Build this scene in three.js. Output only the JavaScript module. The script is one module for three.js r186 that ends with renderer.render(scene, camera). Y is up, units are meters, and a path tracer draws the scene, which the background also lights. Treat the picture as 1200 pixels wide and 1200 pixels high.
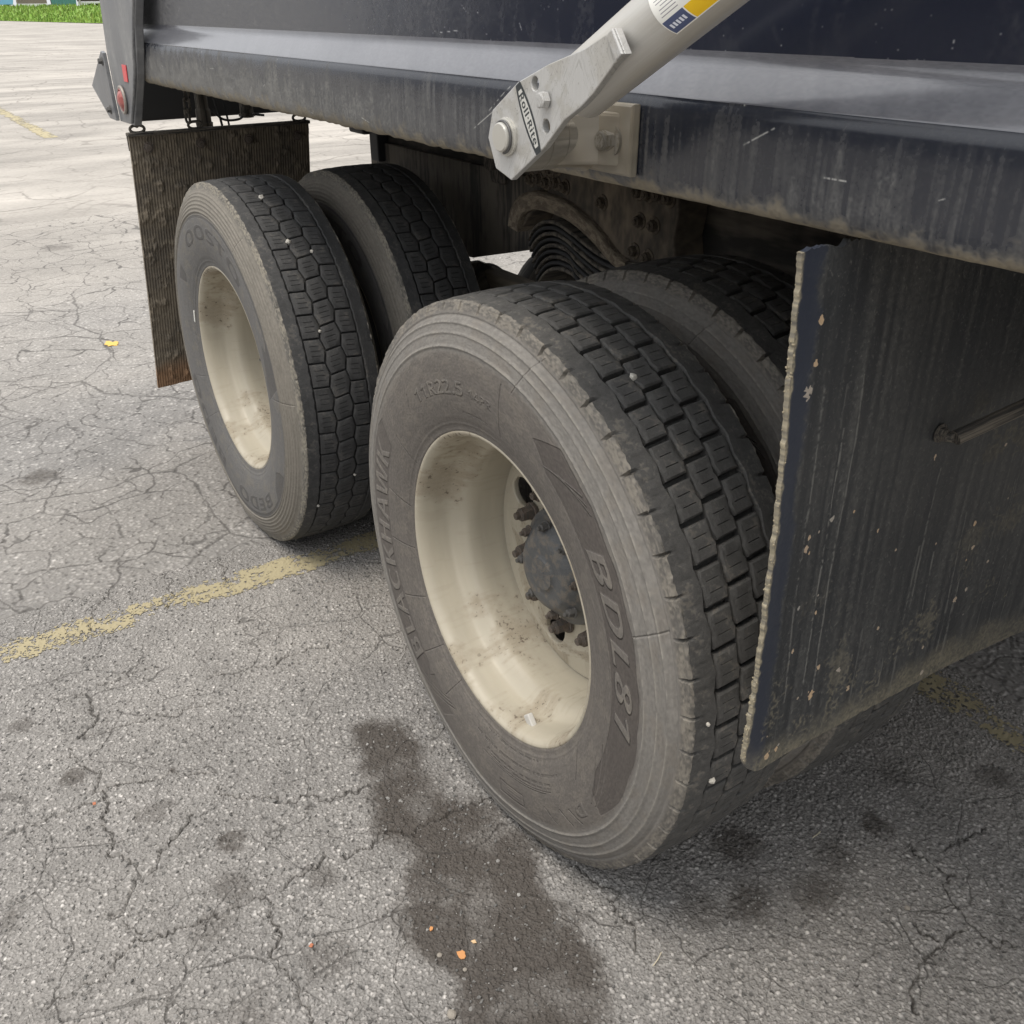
import * as THREE from 'three';
import { RoundedBoxGeometry } from 'three/addons/geometries/RoundedBoxGeometry.js';
import { mergeGeometries, toCreasedNormals } from 'three/addons/utils/BufferGeometryUtils.js';

// ---------------------------------------------------------------- camera, sky, sun, exposure
const scene = new THREE.Scene();
const camera = new THREE.PerspectiveCamera(55.86, 1, 0.05, 900);
camera.position.set(-0.8792, 1.4559, 1.2641);
camera.rotation.order = 'YXZ';
camera.rotation.set(-0.4874, -0.5673, -0.0114);

const SUN = new THREE.Vector3(-0.34, 1.0, 0.10).normalize();
{
  const W = 256, H = 128, d = new Float32Array(W * H * 4), v = new THREE.Vector3();
  for (let j = 0; j < H; j++) for (let i = 0; i < W; i++) {
    const phi = (i + 0.5) / W * 2 * Math.PI - Math.PI, th = ((j + 0.5) / H - 0.5) * Math.PI;
    v.set(Math.cos(th) * Math.cos(phi), Math.sin(th), Math.cos(th) * Math.sin(phi));
    const up = Math.max(0, v.y), c = Math.max(0, v.dot(SUN));
    const l = 0.52 + 0.72 * up + 0.5 * Math.pow(c, 6);
    const o = (j * W + i) * 4;
    d[o] = l * 0.985; d[o + 1] = l; d[o + 2] = l * 1.03; d[o + 3] = 1;
  }
  const sky = new THREE.DataTexture(d, W, H, THREE.RGBAFormat, THREE.FloatType);
  sky.mapping = THREE.EquirectangularReflectionMapping; sky.magFilter = THREE.LinearFilter; sky.needsUpdate = true;
  scene.background = sky; scene.environment = sky;
}
const sun = new THREE.DirectionalLight(0xfff3e2, 1.3);
sun.position.copy(SUN).multiplyScalar(12); sun.castShadow = true; sun.shadow.radius = 44;
Object.assign(sun.shadow.camera, { left: -6, right: 6, top: 6, bottom: -6, near: 1, far: 30 });
sun.shadow.mapSize.set(2048, 2048);
scene.add(sun); scene.add(sun.target);

const renderer = new THREE.WebGLRenderer({ antialias: true });
renderer.setSize(1024, 1024);
renderer.toneMapping = THREE.LinearToneMapping;
renderer.toneMappingExposure = 1.6;
renderer.shadowMap.enabled = true;

// ---------------------------------------------------------------- helpers
let seed = 12345;
const rnd = () => { seed = (seed + 0x6D2B79F5) | 0; let t = Math.imul(seed ^ (seed >>> 15), 1 | seed); t = (t + Math.imul(t ^ (t >>> 7), 61 | t)) ^ t; return ((t ^ (t >>> 14)) >>> 0) / 4294967296; };
const rr = (a, b) => a + (b - a) * rnd();
const lerp = (a, b, t) => a + (b - a) * t;
const clamp = (x, a = 0, b = 1) => x < a ? a : x > b ? b : x;
const sm = (a, b, x) => { const t = clamp((x - a) / (b - a)); return t * t * (3 - 2 * t); };
const hash = (ix, iy, s) => { let h = Math.imul(ix, 374761393) ^ Math.imul(iy, 668265263) ^ Math.imul(s, 1274126177); h = Math.imul(h ^ (h >>> 13), 1274126177); h = Math.imul(h ^ (h >>> 15), 668265263); return ((h ^ (h >>> 16)) >>> 0) / 4294967296; };
const noise = (x, y, s = 0) => {
  const ix = Math.floor(x), iy = Math.floor(y); let fx = x - ix, fy = y - iy; fx = fx * fx * (3 - 2 * fx); fy = fy * fy * (3 - 2 * fy);
  const a = hash(ix, iy, s), b = hash(ix + 1, iy, s), c = hash(ix, iy + 1, s), d = hash(ix + 1, iy + 1, s);
  return a + (b - a) * fx + (c - a + (a - b - c + d) * fx) * fy;
};
const fbm = (x, y, s = 0, n = 4) => { let a = 0.5, t = 0, w = 0; for (let i = 0; i < n; i++) { t += a * noise(x, y, s + i * 17); w += a; a *= 0.5; x *= 2.03; y *= 2.03; } return t / w; };
const wor = { f1: 0, f2: 0, ix: 0, iy: 0 };
const worley = (x, y, s) => {
  const ix = Math.floor(x), iy = Math.floor(y); let f1 = 9, f2 = 9;
  for (let j = -1; j <= 1; j++) for (let i = -1; i <= 1; i++) {
    const cx = ix + i, cy = iy + j, dx = cx + hash(cx, cy, s) - x, dy = cy + hash(cx, cy, s + 1) - y, d = dx * dx + dy * dy;
    if (d < f1) { f2 = f1; f1 = d; wor.ix = cx; wor.iy = cy; } else if (d < f2) f2 = d;
  }
  wor.f1 = Math.sqrt(f1); wor.f2 = Math.sqrt(f2); return wor;
};
const byte = (v) => { v = clamp(v); return Math.round(255 * (v <= 0.0031308 ? v * 12.92 : 1.055 * Math.pow(v, 1 / 2.4) - 0.055)); };
// fn(i, j, out) fills out = [r, g, b, height, roughness] (linear colour) for texel i, j; returns colour, bump and roughness textures
function bake(W, H, fn, { rough = false, bump = true, wrap = THREE.ClampToEdgeWrapping } = {}) {
  const c = new Uint8Array(W * H * 4), b = bump ? new Uint8Array(W * H * 4) : null, r = rough ? new Uint8Array(W * H * 4) : null, o = [0, 0, 0, 0.5, 0.8];
  for (let j = 0; j < H; j++) for (let i = 0; i < W; i++) {
    o[3] = 0.5; o[4] = 0.8; fn(i, j, o); const k = (j * W + i) * 4;
    c[k] = byte(o[0]); c[k + 1] = byte(o[1]); c[k + 2] = byte(o[2]); c[k + 3] = 255;
    if (b) { b[k] = b[k + 1] = b[k + 2] = Math.round(255 * clamp(o[3])); b[k + 3] = 255; }
    if (r) { r[k] = r[k + 1] = r[k + 2] = Math.round(255 * clamp(o[4])); r[k + 3] = 255; }
  }
  const mk = (d, srgb) => { if (!d) return null; const t = new THREE.DataTexture(d, W, H); t.magFilter = THREE.LinearFilter; t.minFilter = THREE.LinearMipmapLinearFilter; t.wrapS = t.wrapT = wrap; if (srgb) t.colorSpace = THREE.SRGBColorSpace; t.needsUpdate = true; return t; };
  return { map: mk(c, true), bumpMap: mk(b), roughnessMap: mk(r) };
}
const std = (p) => new THREE.MeshStandardMaterial(p);
const phys = (p) => new THREE.MeshPhysicalMaterial(p);
const lin = (r, g, b) => new THREE.Color().setRGB(r, g, b);
function baked(t, bumpScale, extra = {}) { const p = { map: t.map, roughness: 1, ...extra }; if (t.bumpMap) { p.bumpMap = t.bumpMap; p.bumpScale = bumpScale; } if (t.roughnessMap) p.roughnessMap = t.roughnessMap; return new (extra.clearcoat ? THREE.MeshPhysicalMaterial : THREE.MeshStandardMaterial)(p); }
function add(parent, name, geo, mat) { const m = new THREE.Mesh(geo, mat); m.name = name; m.castShadow = m.receiveShadow = true; parent.add(m); return m; }
function grp(parent, name) { const g = new THREE.Group(); g.name = name; parent.add(g); return g; }
function tag(o, label, category, group, kind) { o.userData.label = label; if (category) o.userData.category = category; if (group) o.userData.group = group; if (kind) o.userData.kind = kind; return o; }
// grid of (us x vs) points; f(u, v) -> [x, y, z, tu, tv]
function sheet(us, vs, f, crease) {
  const P = [], T = [], I = [], n = vs.length;
  for (const u of us) for (const v of vs) { const q = f(u, v); P.push(q[0], q[1], q[2]); T.push(q[3] ?? u, q[4] ?? v); }
  for (let i = 0; i < us.length - 1; i++) for (let j = 0; j < n - 1; j++) { const a = i * n + j, b = a + 1, c = a + n, d = c + 1; I.push(a, c, b, b, c, d); }
  const g = new THREE.BufferGeometry();
  g.setAttribute('position', new THREE.Float32BufferAttribute(P, 3)); g.setAttribute('uv', new THREE.Float32BufferAttribute(T, 2)); g.setIndex(I);
  g.computeVertexNormals();
  return crease ? toCreasedNormals(g, crease) : g;
}
const range = (a, b, n) => Array.from({ length: n + 1 }, (_, i) => a + (b - a) * i / n);
// surface of revolution about x; profile = [[x, r], ...]; uv = turns, running length
function revolve(profile, n = 96, crease, uvr) {
  let L = [0]; for (let i = 1; i < profile.length; i++) L.push(L[i - 1] + Math.hypot(profile[i][0] - profile[i - 1][0], profile[i][1] - profile[i - 1][1]));
  return sheet(range(0, 1, n), range(0, profile.length - 1, profile.length - 1), (u, k) => { const [x, r] = profile[Math.round(k)], a = (1 - u) * 2 * Math.PI; return [x, r * Math.sin(a), r * Math.cos(a), u, uvr ? uvr(x, r) : L[Math.round(k)]]; }, crease);
}
// polygon in (z, y), extruded along x from x0 to x1, bevelled
function plateZY(pts, x0, x1, bevel = 0.002, holes = []) {
  const s = new THREE.Shape(pts.map(([z, y]) => new THREE.Vector2(z, y)));
  for (const [z, y, r] of holes) { const h = new THREE.Path(); h.absarc(z, y, r, 0, 2 * Math.PI, true); s.holes.push(h); }
  const g = new THREE.ExtrudeGeometry(s, { depth: Math.abs(x1 - x0) - 2 * bevel, bevelEnabled: bevel > 0, bevelThickness: bevel, bevelSize: bevel, bevelOffset: -bevel, bevelSegments: 2, curveSegments: 18 });
  g.rotateY(-Math.PI / 2); // shape x -> z, depth -> -x
  g.translate(Math.max(x0, x1) - bevel, 0, 0);
  return g;
}
function box(x0, x1, y0, y1, z0, z1, r = 0.004) { const g = new RoundedBoxGeometry(x1 - x0, y1 - y0, z1 - z0, 2, Math.min(r, (x1 - x0) / 3, (y1 - y0) / 3, (z1 - z0) / 3)); g.translate((x0 + x1) / 2, (y0 + y1) / 2, (z0 + z1) / 2); return g; }
function rod(a, b, r, n = 16, r2 = r) { const A = new THREE.Vector3(...a), B = new THREE.Vector3(...b), g = new THREE.CylinderGeometry(r2, r, A.distanceTo(B), n); g.applyQuaternion(new THREE.Quaternion().setFromUnitVectors(new THREE.Vector3(0, 1, 0), B.clone().sub(A).normalize())); g.translate((A.x + B.x) / 2, (A.y + B.y) / 2, (A.z + B.z) / 2); return g; }
const tube = (pts, r, n = 40, m = 10) => new THREE.TubeGeometry(new THREE.CatmullRomCurve3(pts.map((p) => new THREE.Vector3(...p))), n, r, m);
const plain = (g) => { const h = g.index ? g.toNonIndexed() : g.clone(); for (const k of Object.keys(h.attributes)) if (!['position', 'normal', 'uv'].includes(k)) h.deleteAttribute(k); return h; };
const merge = (l) => mergeGeometries(l.map(plain));
// a hexagon bolt head with washer and stud end; its axis along -x, base at x = 0
function boltGeo(r, h, washer = 1.45, stud = 0) {
  const l = [];
  if (washer) { const w = new THREE.CylinderGeometry(r * washer, r * washer * 1.04, h * 0.22, 20); w.translate(0, h * 0.11, 0); l.push(w); }
  const x = new THREE.CylinderGeometry(r * 0.96, r * 1.08, h, 6); x.translate(0, h * 0.22 + h / 2, 0); l.push(toCreasedNormals(x, 0.5));
  const t = new THREE.CylinderGeometry(r * 0.7, r * 0.95, h * 0.18, 12); t.translate(0, h * 1.31, 0); l.push(t);
  if (stud) { const s = new THREE.CylinderGeometry(r * 0.5, r * 0.55, stud, 10); s.translate(0, h * 1.2 + stud / 2, 0); l.push(s); }
  const g = merge(l); g.rotateZ(Math.PI / 2); return g;
}

// ---------------------------------------------------------------- ground
const CRACKS = [[[-0.990, -0.472], [-0.895, -0.469], [-0.820, -0.456], [-0.792, -0.482], [-0.702, -0.458], [-0.576, -0.421]], [[-0.592, -0.371], [-0.555, -0.316], [-0.504, -0.254], [-0.433, -0.222], [-0.326, -0.174]], [[-0.818, -0.656], [-0.800, -0.553], [-0.797, -0.485], [-0.813, -0.334], [-0.788, -0.217], [-0.810, -0.191], [-0.858, -0.144], [-0.814, -0.082]], [[-0.784, -0.202], [-0.733, -0.243], [-0.655, -0.311]], [[-0.988, -0.014], [-0.876, -0.031], [-0.831, -0.072], [-0.774, -0.060], [-0.694, -0.047], [-0.616, -0.041], [-0.592, -0.041]], [[-0.603, -0.048], [-0.613, 0.024], [-0.625, 0.090], [-0.624, 0.169], [-0.624, 0.324]], [[-0.585, -0.036], [-0.534, -0.038], [-0.474, -0.059]], [[-0.825, -0.873], [-0.756, -0.828], [-0.758, -0.726], [-0.803, -0.686]], [[-0.803, -0.686], [-0.684, -0.677], [-0.603, -0.652], [-0.514, -0.649]], [[-0.729, -0.868], [-0.620, -0.857], [-0.571, -0.845]], [[-0.684, -1.082], [-0.663, -1.212], [-0.6, -1.29]], [[-0.482, -0.753], [-0.397, -0.717], [-0.301, -0.708], [-0.178, -0.700]], [[-0.354, -0.045], [-0.285, -0.031], [-0.226, -0.020], [-0.165, -0.022], [-0.119, -0.023], [0.05, -0.04]], [[-0.378, -0.194], [-0.327, -0.172]], [[-0.094, 0.220], [-0.075, 0.264], [-0.063, 0.311], [-0.079, 0.381], [-0.097, 0.426]], [[-0.442, -0.051], [-0.370, -0.037]], [[0.498, 0.539], [0.501, 0.584], [0.492, 0.622], [0.438, 0.659], [0.428, 0.699], [0.424, 0.749], [0.447, 0.779]], [[0.394, 0.706], [0.350, 0.707], [0.297, 0.715], [0.241, 0.745], [0.207, 0.762]], [[0.536, 0.572], [0.613, 0.597], [0.654, 0.595]], [[0.349, 0.651], [0.352, 0.693]], [[-0.476, -1.113], [-0.452, -1.228], [-0.43, -1.3]], [[-0.314, -1.136], [-0.286, -1.258], [-0.27, -1.3]]];
const STAIN = [[-0.264, -0.381], [-0.168, -0.335], [-0.153, -0.239], [-0.176, -0.158], [-0.183, -0.071], [-0.139, -0.042], [-0.118, 0.057], [-0.115, 0.15], [-0.168, 0.249], [-0.149, 0.329], [-0.153, 0.409], [-0.219, 0.516], [-0.30, 0.70], [-0.52, 0.60], [-0.43, 0.40], [-0.411, 0.299], [-0.441, 0.200], [-0.400, 0.120], [-0.327, 0.049], [-0.358, -0.035], [-0.332, -0.169]];
const SPOTS = [[-0.611, -0.201, 0.030, 0.8], [-0.660, -0.095, 0.045, 0.5], [-0.70, -0.02, 0.05, 0.35], [0.132, 0.469, 0.055, 0.75], [0.472, 0.459, 0.035, 0.8], [0.206, 0.350, 0.05, 0.8], [0.250, 0.524, 0.06, 0.6], [-0.697, 0.186, 0.05, 0.4], [0.788, 0.510, 0.04, 0.7], [-0.72, -0.36, 0.03, 0.4], [-0.84, -0.56, 0.02, 0.7], [-0.65, -0.47, 0.018, 0.8], [-0.55, 0.15, 0.05, 0.4], [-0.90, -0.80, 0.03, 0.5], [0.05, 0.42, 0.05, 0.5], [-0.637, -2.188, 0.07, 0.7], [-0.24, -1.444, 0.025, 0.9], [-0.05, -1.7, 0.05, 0.5], [0.3, -2.6, 0.08, 0.5], [-0.9, -2.9, 0.05, 0.5], [0.1, -6.0, 0.12, 0.5], [0.34, 0.47, 0.045, 0.5], [0.62, 0.40, 0.05, 0.4], [-1.0, -0.25, 0.03, 0.6], [-0.5, -0.02, 0.025, 0.5]];
const inPoly = (x, z) => { let d = 1e9, s = false; for (let i = 0, j = STAIN.length - 1; i < STAIN.length; j = i++) { const [ax, az] = STAIN[i], [bx, bz] = STAIN[j]; if ((az > z) !== (bz > z) && x < (bx - ax) * (z - az) / (bz - az) + ax) s = !s; const ex = bx - ax, ez = bz - az, t = clamp(((x - ax) * ex + (z - az) * ez) / (ex * ex + ez * ez)); d = Math.min(d, Math.hypot(x - ax - ex * t, z - az - ez * t)); } return s ? d : -d; };
const AX0 = -1.2, AZ0 = -1.3, AS = 2.25, AN = 2048;
// the traced cracks, drawn into a field of the near zone
const crackField = new Float32Array(AN * AN);
for (const line of CRACKS) {
  for (let k = 0; k < line.length - 1; k++) {
    const [ax, az] = line[k], [bx, bz] = line[k + 1], len = Math.hypot(bx - ax, bz - az), n = Math.ceil(len / 0.0008);
    for (let i = 0; i <= n; i++) {
      const t = i / n, x0 = lerp(ax, bx, t), z0 = lerp(az, bz, t);
      const x = x0 + 0.030 * (noise(x0 * 30, z0 * 30, 5) - 0.5) + 0.016 * (noise(x0 * 110, z0 * 110, 6) - 0.5), z = z0 + 0.030 * (noise(x0 * 30, z0 * 30, 7) - 0.5) + 0.016 * (noise(x0 * 110, z0 * 110, 8) - 0.5);
      const wd = Math.max(0.0004, 0.0004 + 0.0021 * Math.pow(noise(x0 * 16, z0 * 16, 9), 2) + 0.0022 * (noise(x0 * 160, z0 * 160, 3) - 0.5));
      const ci = (x - AX0) / AS * AN, cj = (z - AZ0) / AS * AN, R = (wd + 0.0014) / AS * AN;
      for (let j = Math.max(0, Math.floor(cj - R)); j <= Math.min(AN - 1, cj + R); j++) for (let q = Math.max(0, Math.floor(ci - R)); q <= Math.min(AN - 1, ci + R); q++) {
        const d = Math.hypot(q - ci, j - cj) / AN * AS, c = 1 - sm(wd * 0.5, wd + 0.0011, d); if (c > crackField[j * AN + q]) crackField[j * AN + q] = c;
      }
    }
  }
}
const vor = (x, z, size, width, s) => { // random crack net: 1 on a crack
  const keep = sm(0.26, 0.46, noise(x / size * 1.3, z / size * 1.3, s + 21)); if (keep <= 0) return 0;
  const ja = Math.min(0.012, size * 0.035), wx = x + size * 0.36 * (fbm(x / size * 2.4, z / size * 2.4, s + 3, 2) - 0.5) + ja * (noise(x * 55, z * 55, s) - 0.5), wz = z + size * 0.36 * (fbm(x / size * 2.4, z / size * 2.4, s + 9, 2) - 0.5) + ja * (noise(x * 55, z * 55, s + 1) - 0.5);
  const w = worley(wx / size, wz / size, s), e = (w.f2 - w.f1) * size; width *= 0.5 + noise(x * 24, z * 24, s + 5);
  return keep * (1 - sm(width * 0.4, width, e));
};
const lotSand = (x, z) => 0.285 + 0.22 * (fbm(x * 0.7, z * 2.2, 301, 3) - 0.5);
function asphalt(x, z, px, o, crack) {
  const n1 = fbm(x * 1.3, z * 1.3, 40, 2), n2 = noise(x * 13, z * 13, 60), n3 = noise(x * 420, z * 420, 70), n4 = noise(x * 170, z * 170, 72);
  let h = 0.25 * n4, tone = 0.115 + 0.075 * n3;
  const cs = px > 0.003 ? 0.0145 : 0.0085;
  let w = worley(x / cs, z / cs, 81), id = hash(w.ix, w.iy, 83), id2 = hash(w.ix, w.iy, 84), dome = 0;
  if (id < 0.70) { const rad = 0.28 + 0.34 * id2, q = w.f1 / rad; dome = 1 - sm(0.45, 1.1, q); const t = 0.16 + 0.24 * Math.pow(hash(w.ix, w.iy, 85), 1.6) + (id2 > 0.975 ? 0.16 : 0); tone = lerp(tone, t, dome * (px > 0.003 ? 0.6 : 0.8)); h += dome * (0.5 + 0.5 * id2); } else if (id > 0.93) { const pit = 1 - sm(0.2, 0.6, w.f1); tone = lerp(tone, 0.05, pit * 0.8); h -= 0.6 * pit; }
  if (px < 0.003) { w = worley(x / 0.0040, z / 0.0040, 91); const i3 = hash(w.ix, w.iy, 93); if (i3 < 0.6) { const d2 = (1 - sm(0.25, 0.65, w.f1)) * (1 - dome * 0.6); tone = lerp(tone, 0.13 + 0.42 * i3 * i3, d2 * 0.75); h += d2 * 0.45; } }
  tone *= (0.86 + 0.34 * n1 + 0.22 * (n2 - 0.5)) * 1.13;
  let r = tone * 1.03, g = tone * 0.985, b = tone * 0.93;
  const lot = px > 0.003 ? sm(-1.8, -6.6, z + 2.4 * (fbm(x * 0.9, z * 1.6, 44, 3) - 0.5) - 1.2 * sm(2.5, 4.4, x)) : 0, fine = 0.72 + 0.3 * n3 + tone * 0.9, sand = Math.max(lot * 0.86, 0.30 * sm(0.52, 0.72, fbm(x * 1.1 + 3, z * 1.1, 45, 2)));
  if (sand > 0) { const t = lotSand(x, z) * fine; r = lerp(r, t * 1.09, sand); g = lerp(g, t * 1.01, sand); b = lerp(b, t * 0.905, sand); }
  // oil and mud stains
  let st = 0; let near = x > -0.65 && x < 0.02 && z > -0.5 && z < 0.8; for (const [sx, sz, sr] of SPOTS) if (Math.abs(x - sx) < sr * 2 && Math.abs(z - sz) < sr * 2) near = true;
  const wob = !near ? 0 : 0.055 * (fbm(x * 16, z * 16, 33, 4) - 0.5) + 0.012 * (noise(x * 150, z * 150, 34) - 0.5);
  if (x > -0.65 && x < 0.02 && z > -0.5 && z < 0.8) st = sm(-0.022, 0.030, inPoly(x, z) + wob * 1.3) * clamp(0.90 + 1.3 * (fbm(x * 15, z * 15, 36, 4) - 0.46), 0.3, 1);
  if (near) for (const [sx, sz, sr, k] of SPOTS) { const dx = x - sx, dz = z - sz; if (dx * dx + dz * dz < sr * sr * 9) st = Math.max(st, k * (1 - sm(0.35, 1.2, (Math.hypot(dx, dz) + wob * 1.2) / sr)) * (0.7 + 0.5 * noise(x * 90, z * 90, 35))); }
  st = clamp(st, 0, 0.97); const g2 = 0.8 + 0.5 * n3;
  r = lerp(r, 0.052 * g2, st * 0.95); g = lerp(g, 0.044 * g2, st * 0.95); b = lerp(b, 0.037 * g2, st * 0.95);
  const c = crack; r = lerp(r, 0.04, c * 0.75); g = lerp(g, 0.036, c * 0.75); b = lerp(b, 0.032, c * 0.75);
  o[0] = r; o[1] = g; o[2] = b; o[3] = clamp(0.20 + 0.42 * h + 0.18 * n3 - 0.3 * c); o[5] = h; o[6] = c;
}
const nearTex = bake(AN, AN, (i, j, o) => { const x = AX0 + (i + 0.5) / AN * AS, z = AZ0 + (j + 0.5) / AN * AS; const c = Math.max(crackField[j * AN + i], 0.8 * vor(x, z, 0.30, 0.0030, 201), 0.65 * vor(x, z, 0.16, 0.0024, 261)); asphalt(x, z, 0.0011, o, c); });
const BX0 = -3.5, BZ0 = -7.05, BS = 8, BN = 2048;
const midTex = bake(BN, BN, (i, j, o) => { const x = BX0 + (i + 0.5) / BN * BS, z = BZ0 + (j + 0.5) / BN * BS; asphalt(x, z, 0.004, o, Math.max(vor(x, z, 0.30, 0.0075, 201), 0.85 * vor(x, z, 0.75, 0.013, 231), 0.8 * vor(x, z, 0.16, 0.0055, 261)) * 1); });
const FT = 14; // far tile, metres
const farTex = bake(1024, 1024, (i, j, o) => {
  const x = i / 1024 * FT, z = j / 1024 * FT; const bl = (f) => { if (i > 103 && j > 103) return f(x, z); const u = sm(0, 0.1, i / 1024), v = sm(0, 0.1, j / 1024); return lerp(lerp(f(x + FT, z + FT), f(x, z + FT), u), lerp(f(x + FT, z), f(x, z), u), v); };
  const n = bl((a, b) => fbm(a * 0.7, b * 2.2, 301, 3)), m = noise(i * 0.9, j * 0.9, 303), c = bl((a, b) => Math.max(vor(a, b, 1.1, 0.030, 305), 0.7 * vor(a, b, 0.5, 0.022, 315))), s2 = bl((a, b) => fbm(a * 0.3, b * 0.9, 307, 4));
  const t = 0.285 + 0.22 * (n - 0.5) + 0.06 * (m - 0.5) + 0.10 * (s2 - 0.5); o[0] = lerp(t * 1.09, 0.07, c * 0.5); o[1] = lerp(t * 1.01, 0.06, c * 0.5); o[2] = lerp(t * 0.905, 0.05, c * 0.5); o[3] = clamp(0.5 + 0.4 * (m - 0.5) - 0.4 * c);
}, { wrap: THREE.RepeatWrapping });
const nearMat = baked(nearTex, 0.0062, { roughness: 0.88 }), midMat = baked(midTex, 0.009, { roughness: 0.88 }), farMat = baked(farTex, 0.01, { roughness: 0.9 });

const hCache = { b: nearTex.bumpMap.image.data };
function groundY(x, z) { // relief of the near zone, metres
  const i = Math.round((x - AX0) / AS * AN - 0.5), j = Math.round((z - AZ0) / AS * AN - 0.5);
  if (i < 2 || j < 2 || i > AN - 3 || j > AN - 3) return 0;
  const c = Math.max(crackField[j * AN + i], crackField[(j + 1) * AN + i], crackField[j * AN + i + 1]);
  const e = Math.min(x - AX0, AX0 + AS - x, z - AZ0, AZ0 + AS - z);
  const st = hCache.b[(j * AN + i) * 4] / 255;
  return sm(0, 0.08, e) * (0.0034 * (st - 0.5) + 0.006 * (fbm(x * 3, z * 3, 77, 3) - 0.5) - 0.005 * c);
}
const ground = grp(scene, 'ground'); ground.userData.kind = 'structure'; ground.userData.label = 'cracked grey asphalt lot under the dump truck'; ground.userData.category = 'asphalt';
{
  const n = 560;
  add(ground, 'asphalt', sheet(range(0, 1, n), range(0, 1, n), (u, v) => { const x = AX0 + v * AS, z = AZ0 + u * AS; return [x, groundY(x, z), z, v, u]; }), nearMat);
  // ring of four panels round the near zone
  const X0 = BX0, X1 = BX0 + BS, Z0 = BZ0, Z1 = BZ0 + BS, a0 = AX0, a1 = AX0 + AS, b0 = AZ0, b1 = AZ0 + AS;
  const q = (x0, x1, z0, z1, f) => sheet(range(z0, z1, 24), range(x0, x1, 24), (z, x) => [x, 0, z, ...f(x, z)]);
  const fm = (x, z) => [(x - BX0) / BS, (z - BZ0) / BS], ff = (x, z) => [x / FT, z / FT];
  add(ground, 'asphalt', merge([q(X0, a0, Z0, Z1, fm), q(a1, X1, Z0, Z1, fm), q(a0, a1, Z0, b0, fm), ...(Z1 > b1 ? [q(a0, a1, b1, Z1, fm)] : [])]), midMat);
  const F = 500; add(ground, 'asphalt', merge([q(-F, X0, -F, F, ff), q(X1, F, -F, F, ff), q(X0, X1, -F, Z0, ff), q(X0, X1, Z1, F, ff)]), farMat);
}
// worn yellow paint, a thin broken skin on the asphalt
const yellow = std({ color: lin(0.335, 0.29, 0.18), roughness: 0.88 });
function paintLine(name, x0, x1, z0, z1, cell, wear, label, mat, tone = 0) {
  const P = [], I = [], nx = Math.ceil((x1 - x0) / cell), nz = Math.ceil((z1 - z0) / cell), along = x1 - x0 > z1 - z0;
  const id = new Map(); const vert = (i, j) => { const k = i * 100003 + j; if (!id.has(k)) { const x = x0 + i * cell + (hash(i, j, 501) - 0.5) * cell * 0.9, z = z0 + j * cell + (hash(i, j, 502) - 0.5) * cell * 0.9; id.set(k, P.length / 3); P.push(x, groundY(x, z) + 0.0022, z); } return id.get(k); };
  for (let i = 0; i < nx; i++) for (let j = 0; j < nz; j++) {
    const x = x0 + (i + 0.5) * cell, z = z0 + (j + 0.5) * cell, e = along ? Math.min(z - z0, z1 - z) : Math.min(x - x0, x1 - x), w = along ? z1 - z0 : x1 - x0;
    const keep = fbm(x * 13, z * 13, 511, 4) * 0.55 + noise(x * 95, z * 95, 517) * 0.28 + fbm(x * 2.3, z * 2.3, 519, 2) * 0.25 - 0.16 * (1 - sm(0, w * 0.28, e));
    const ci = Math.round((x - AX0) / AS * AN), cj = Math.round((z - AZ0) / AS * AN), c = ci >= 0 && cj >= 0 && ci < AN && cj < AN ? crackField[cj * AN + ci] : 0;
    const stone = c >= 0 && ci >= 0 && cj >= 0 && ci < AN && cj < AN ? hCache.b[(cj * AN + ci) * 4] / 255 : 0.4 + 0.5 * (noise(x * 160, z * 160, 521) - 0.5);
    if (keep - 0.42 * (stone - 0.42) + 0.10 * (hash(i, j, 523) - 0.5) > wear && c < 0.25) { const a = vert(i, j), b = vert(i + 1, j), d = vert(i, j + 1), f = vert(i + 1, j + 1); I.push(a, d, b, b, d, f); }
  }
  const g = new THREE.BufferGeometry(); g.setAttribute('position', new THREE.Float32BufferAttribute(P, 3)); g.setAttribute('uv', new THREE.Float32BufferAttribute(new Float32Array(P.length / 3 * 2), 2)); g.setIndex(I); g.computeVertexNormals();
  tag(add(scene, name, g, mat), label, 'line', null, 'structure');
}
paintLine('parking_line', -3.2, 0.9, -1.185, -1.068, 0.0032, 0.475, 'worn yellow painted line crossing behind the near wheels', yellow);
paintLine('parking_line_001', 0.895, 1.01, -1.1, 2.4, 0.0045, 0.50, 'faded yellow painted line under the truck ahead of the mud flap', yellow);
paintLine('parking_line_002', 1.13, 1.29, -22, -12.6, 0.02, 0.42, 'pale yellow painted line out in the open lot', yellow);

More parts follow.
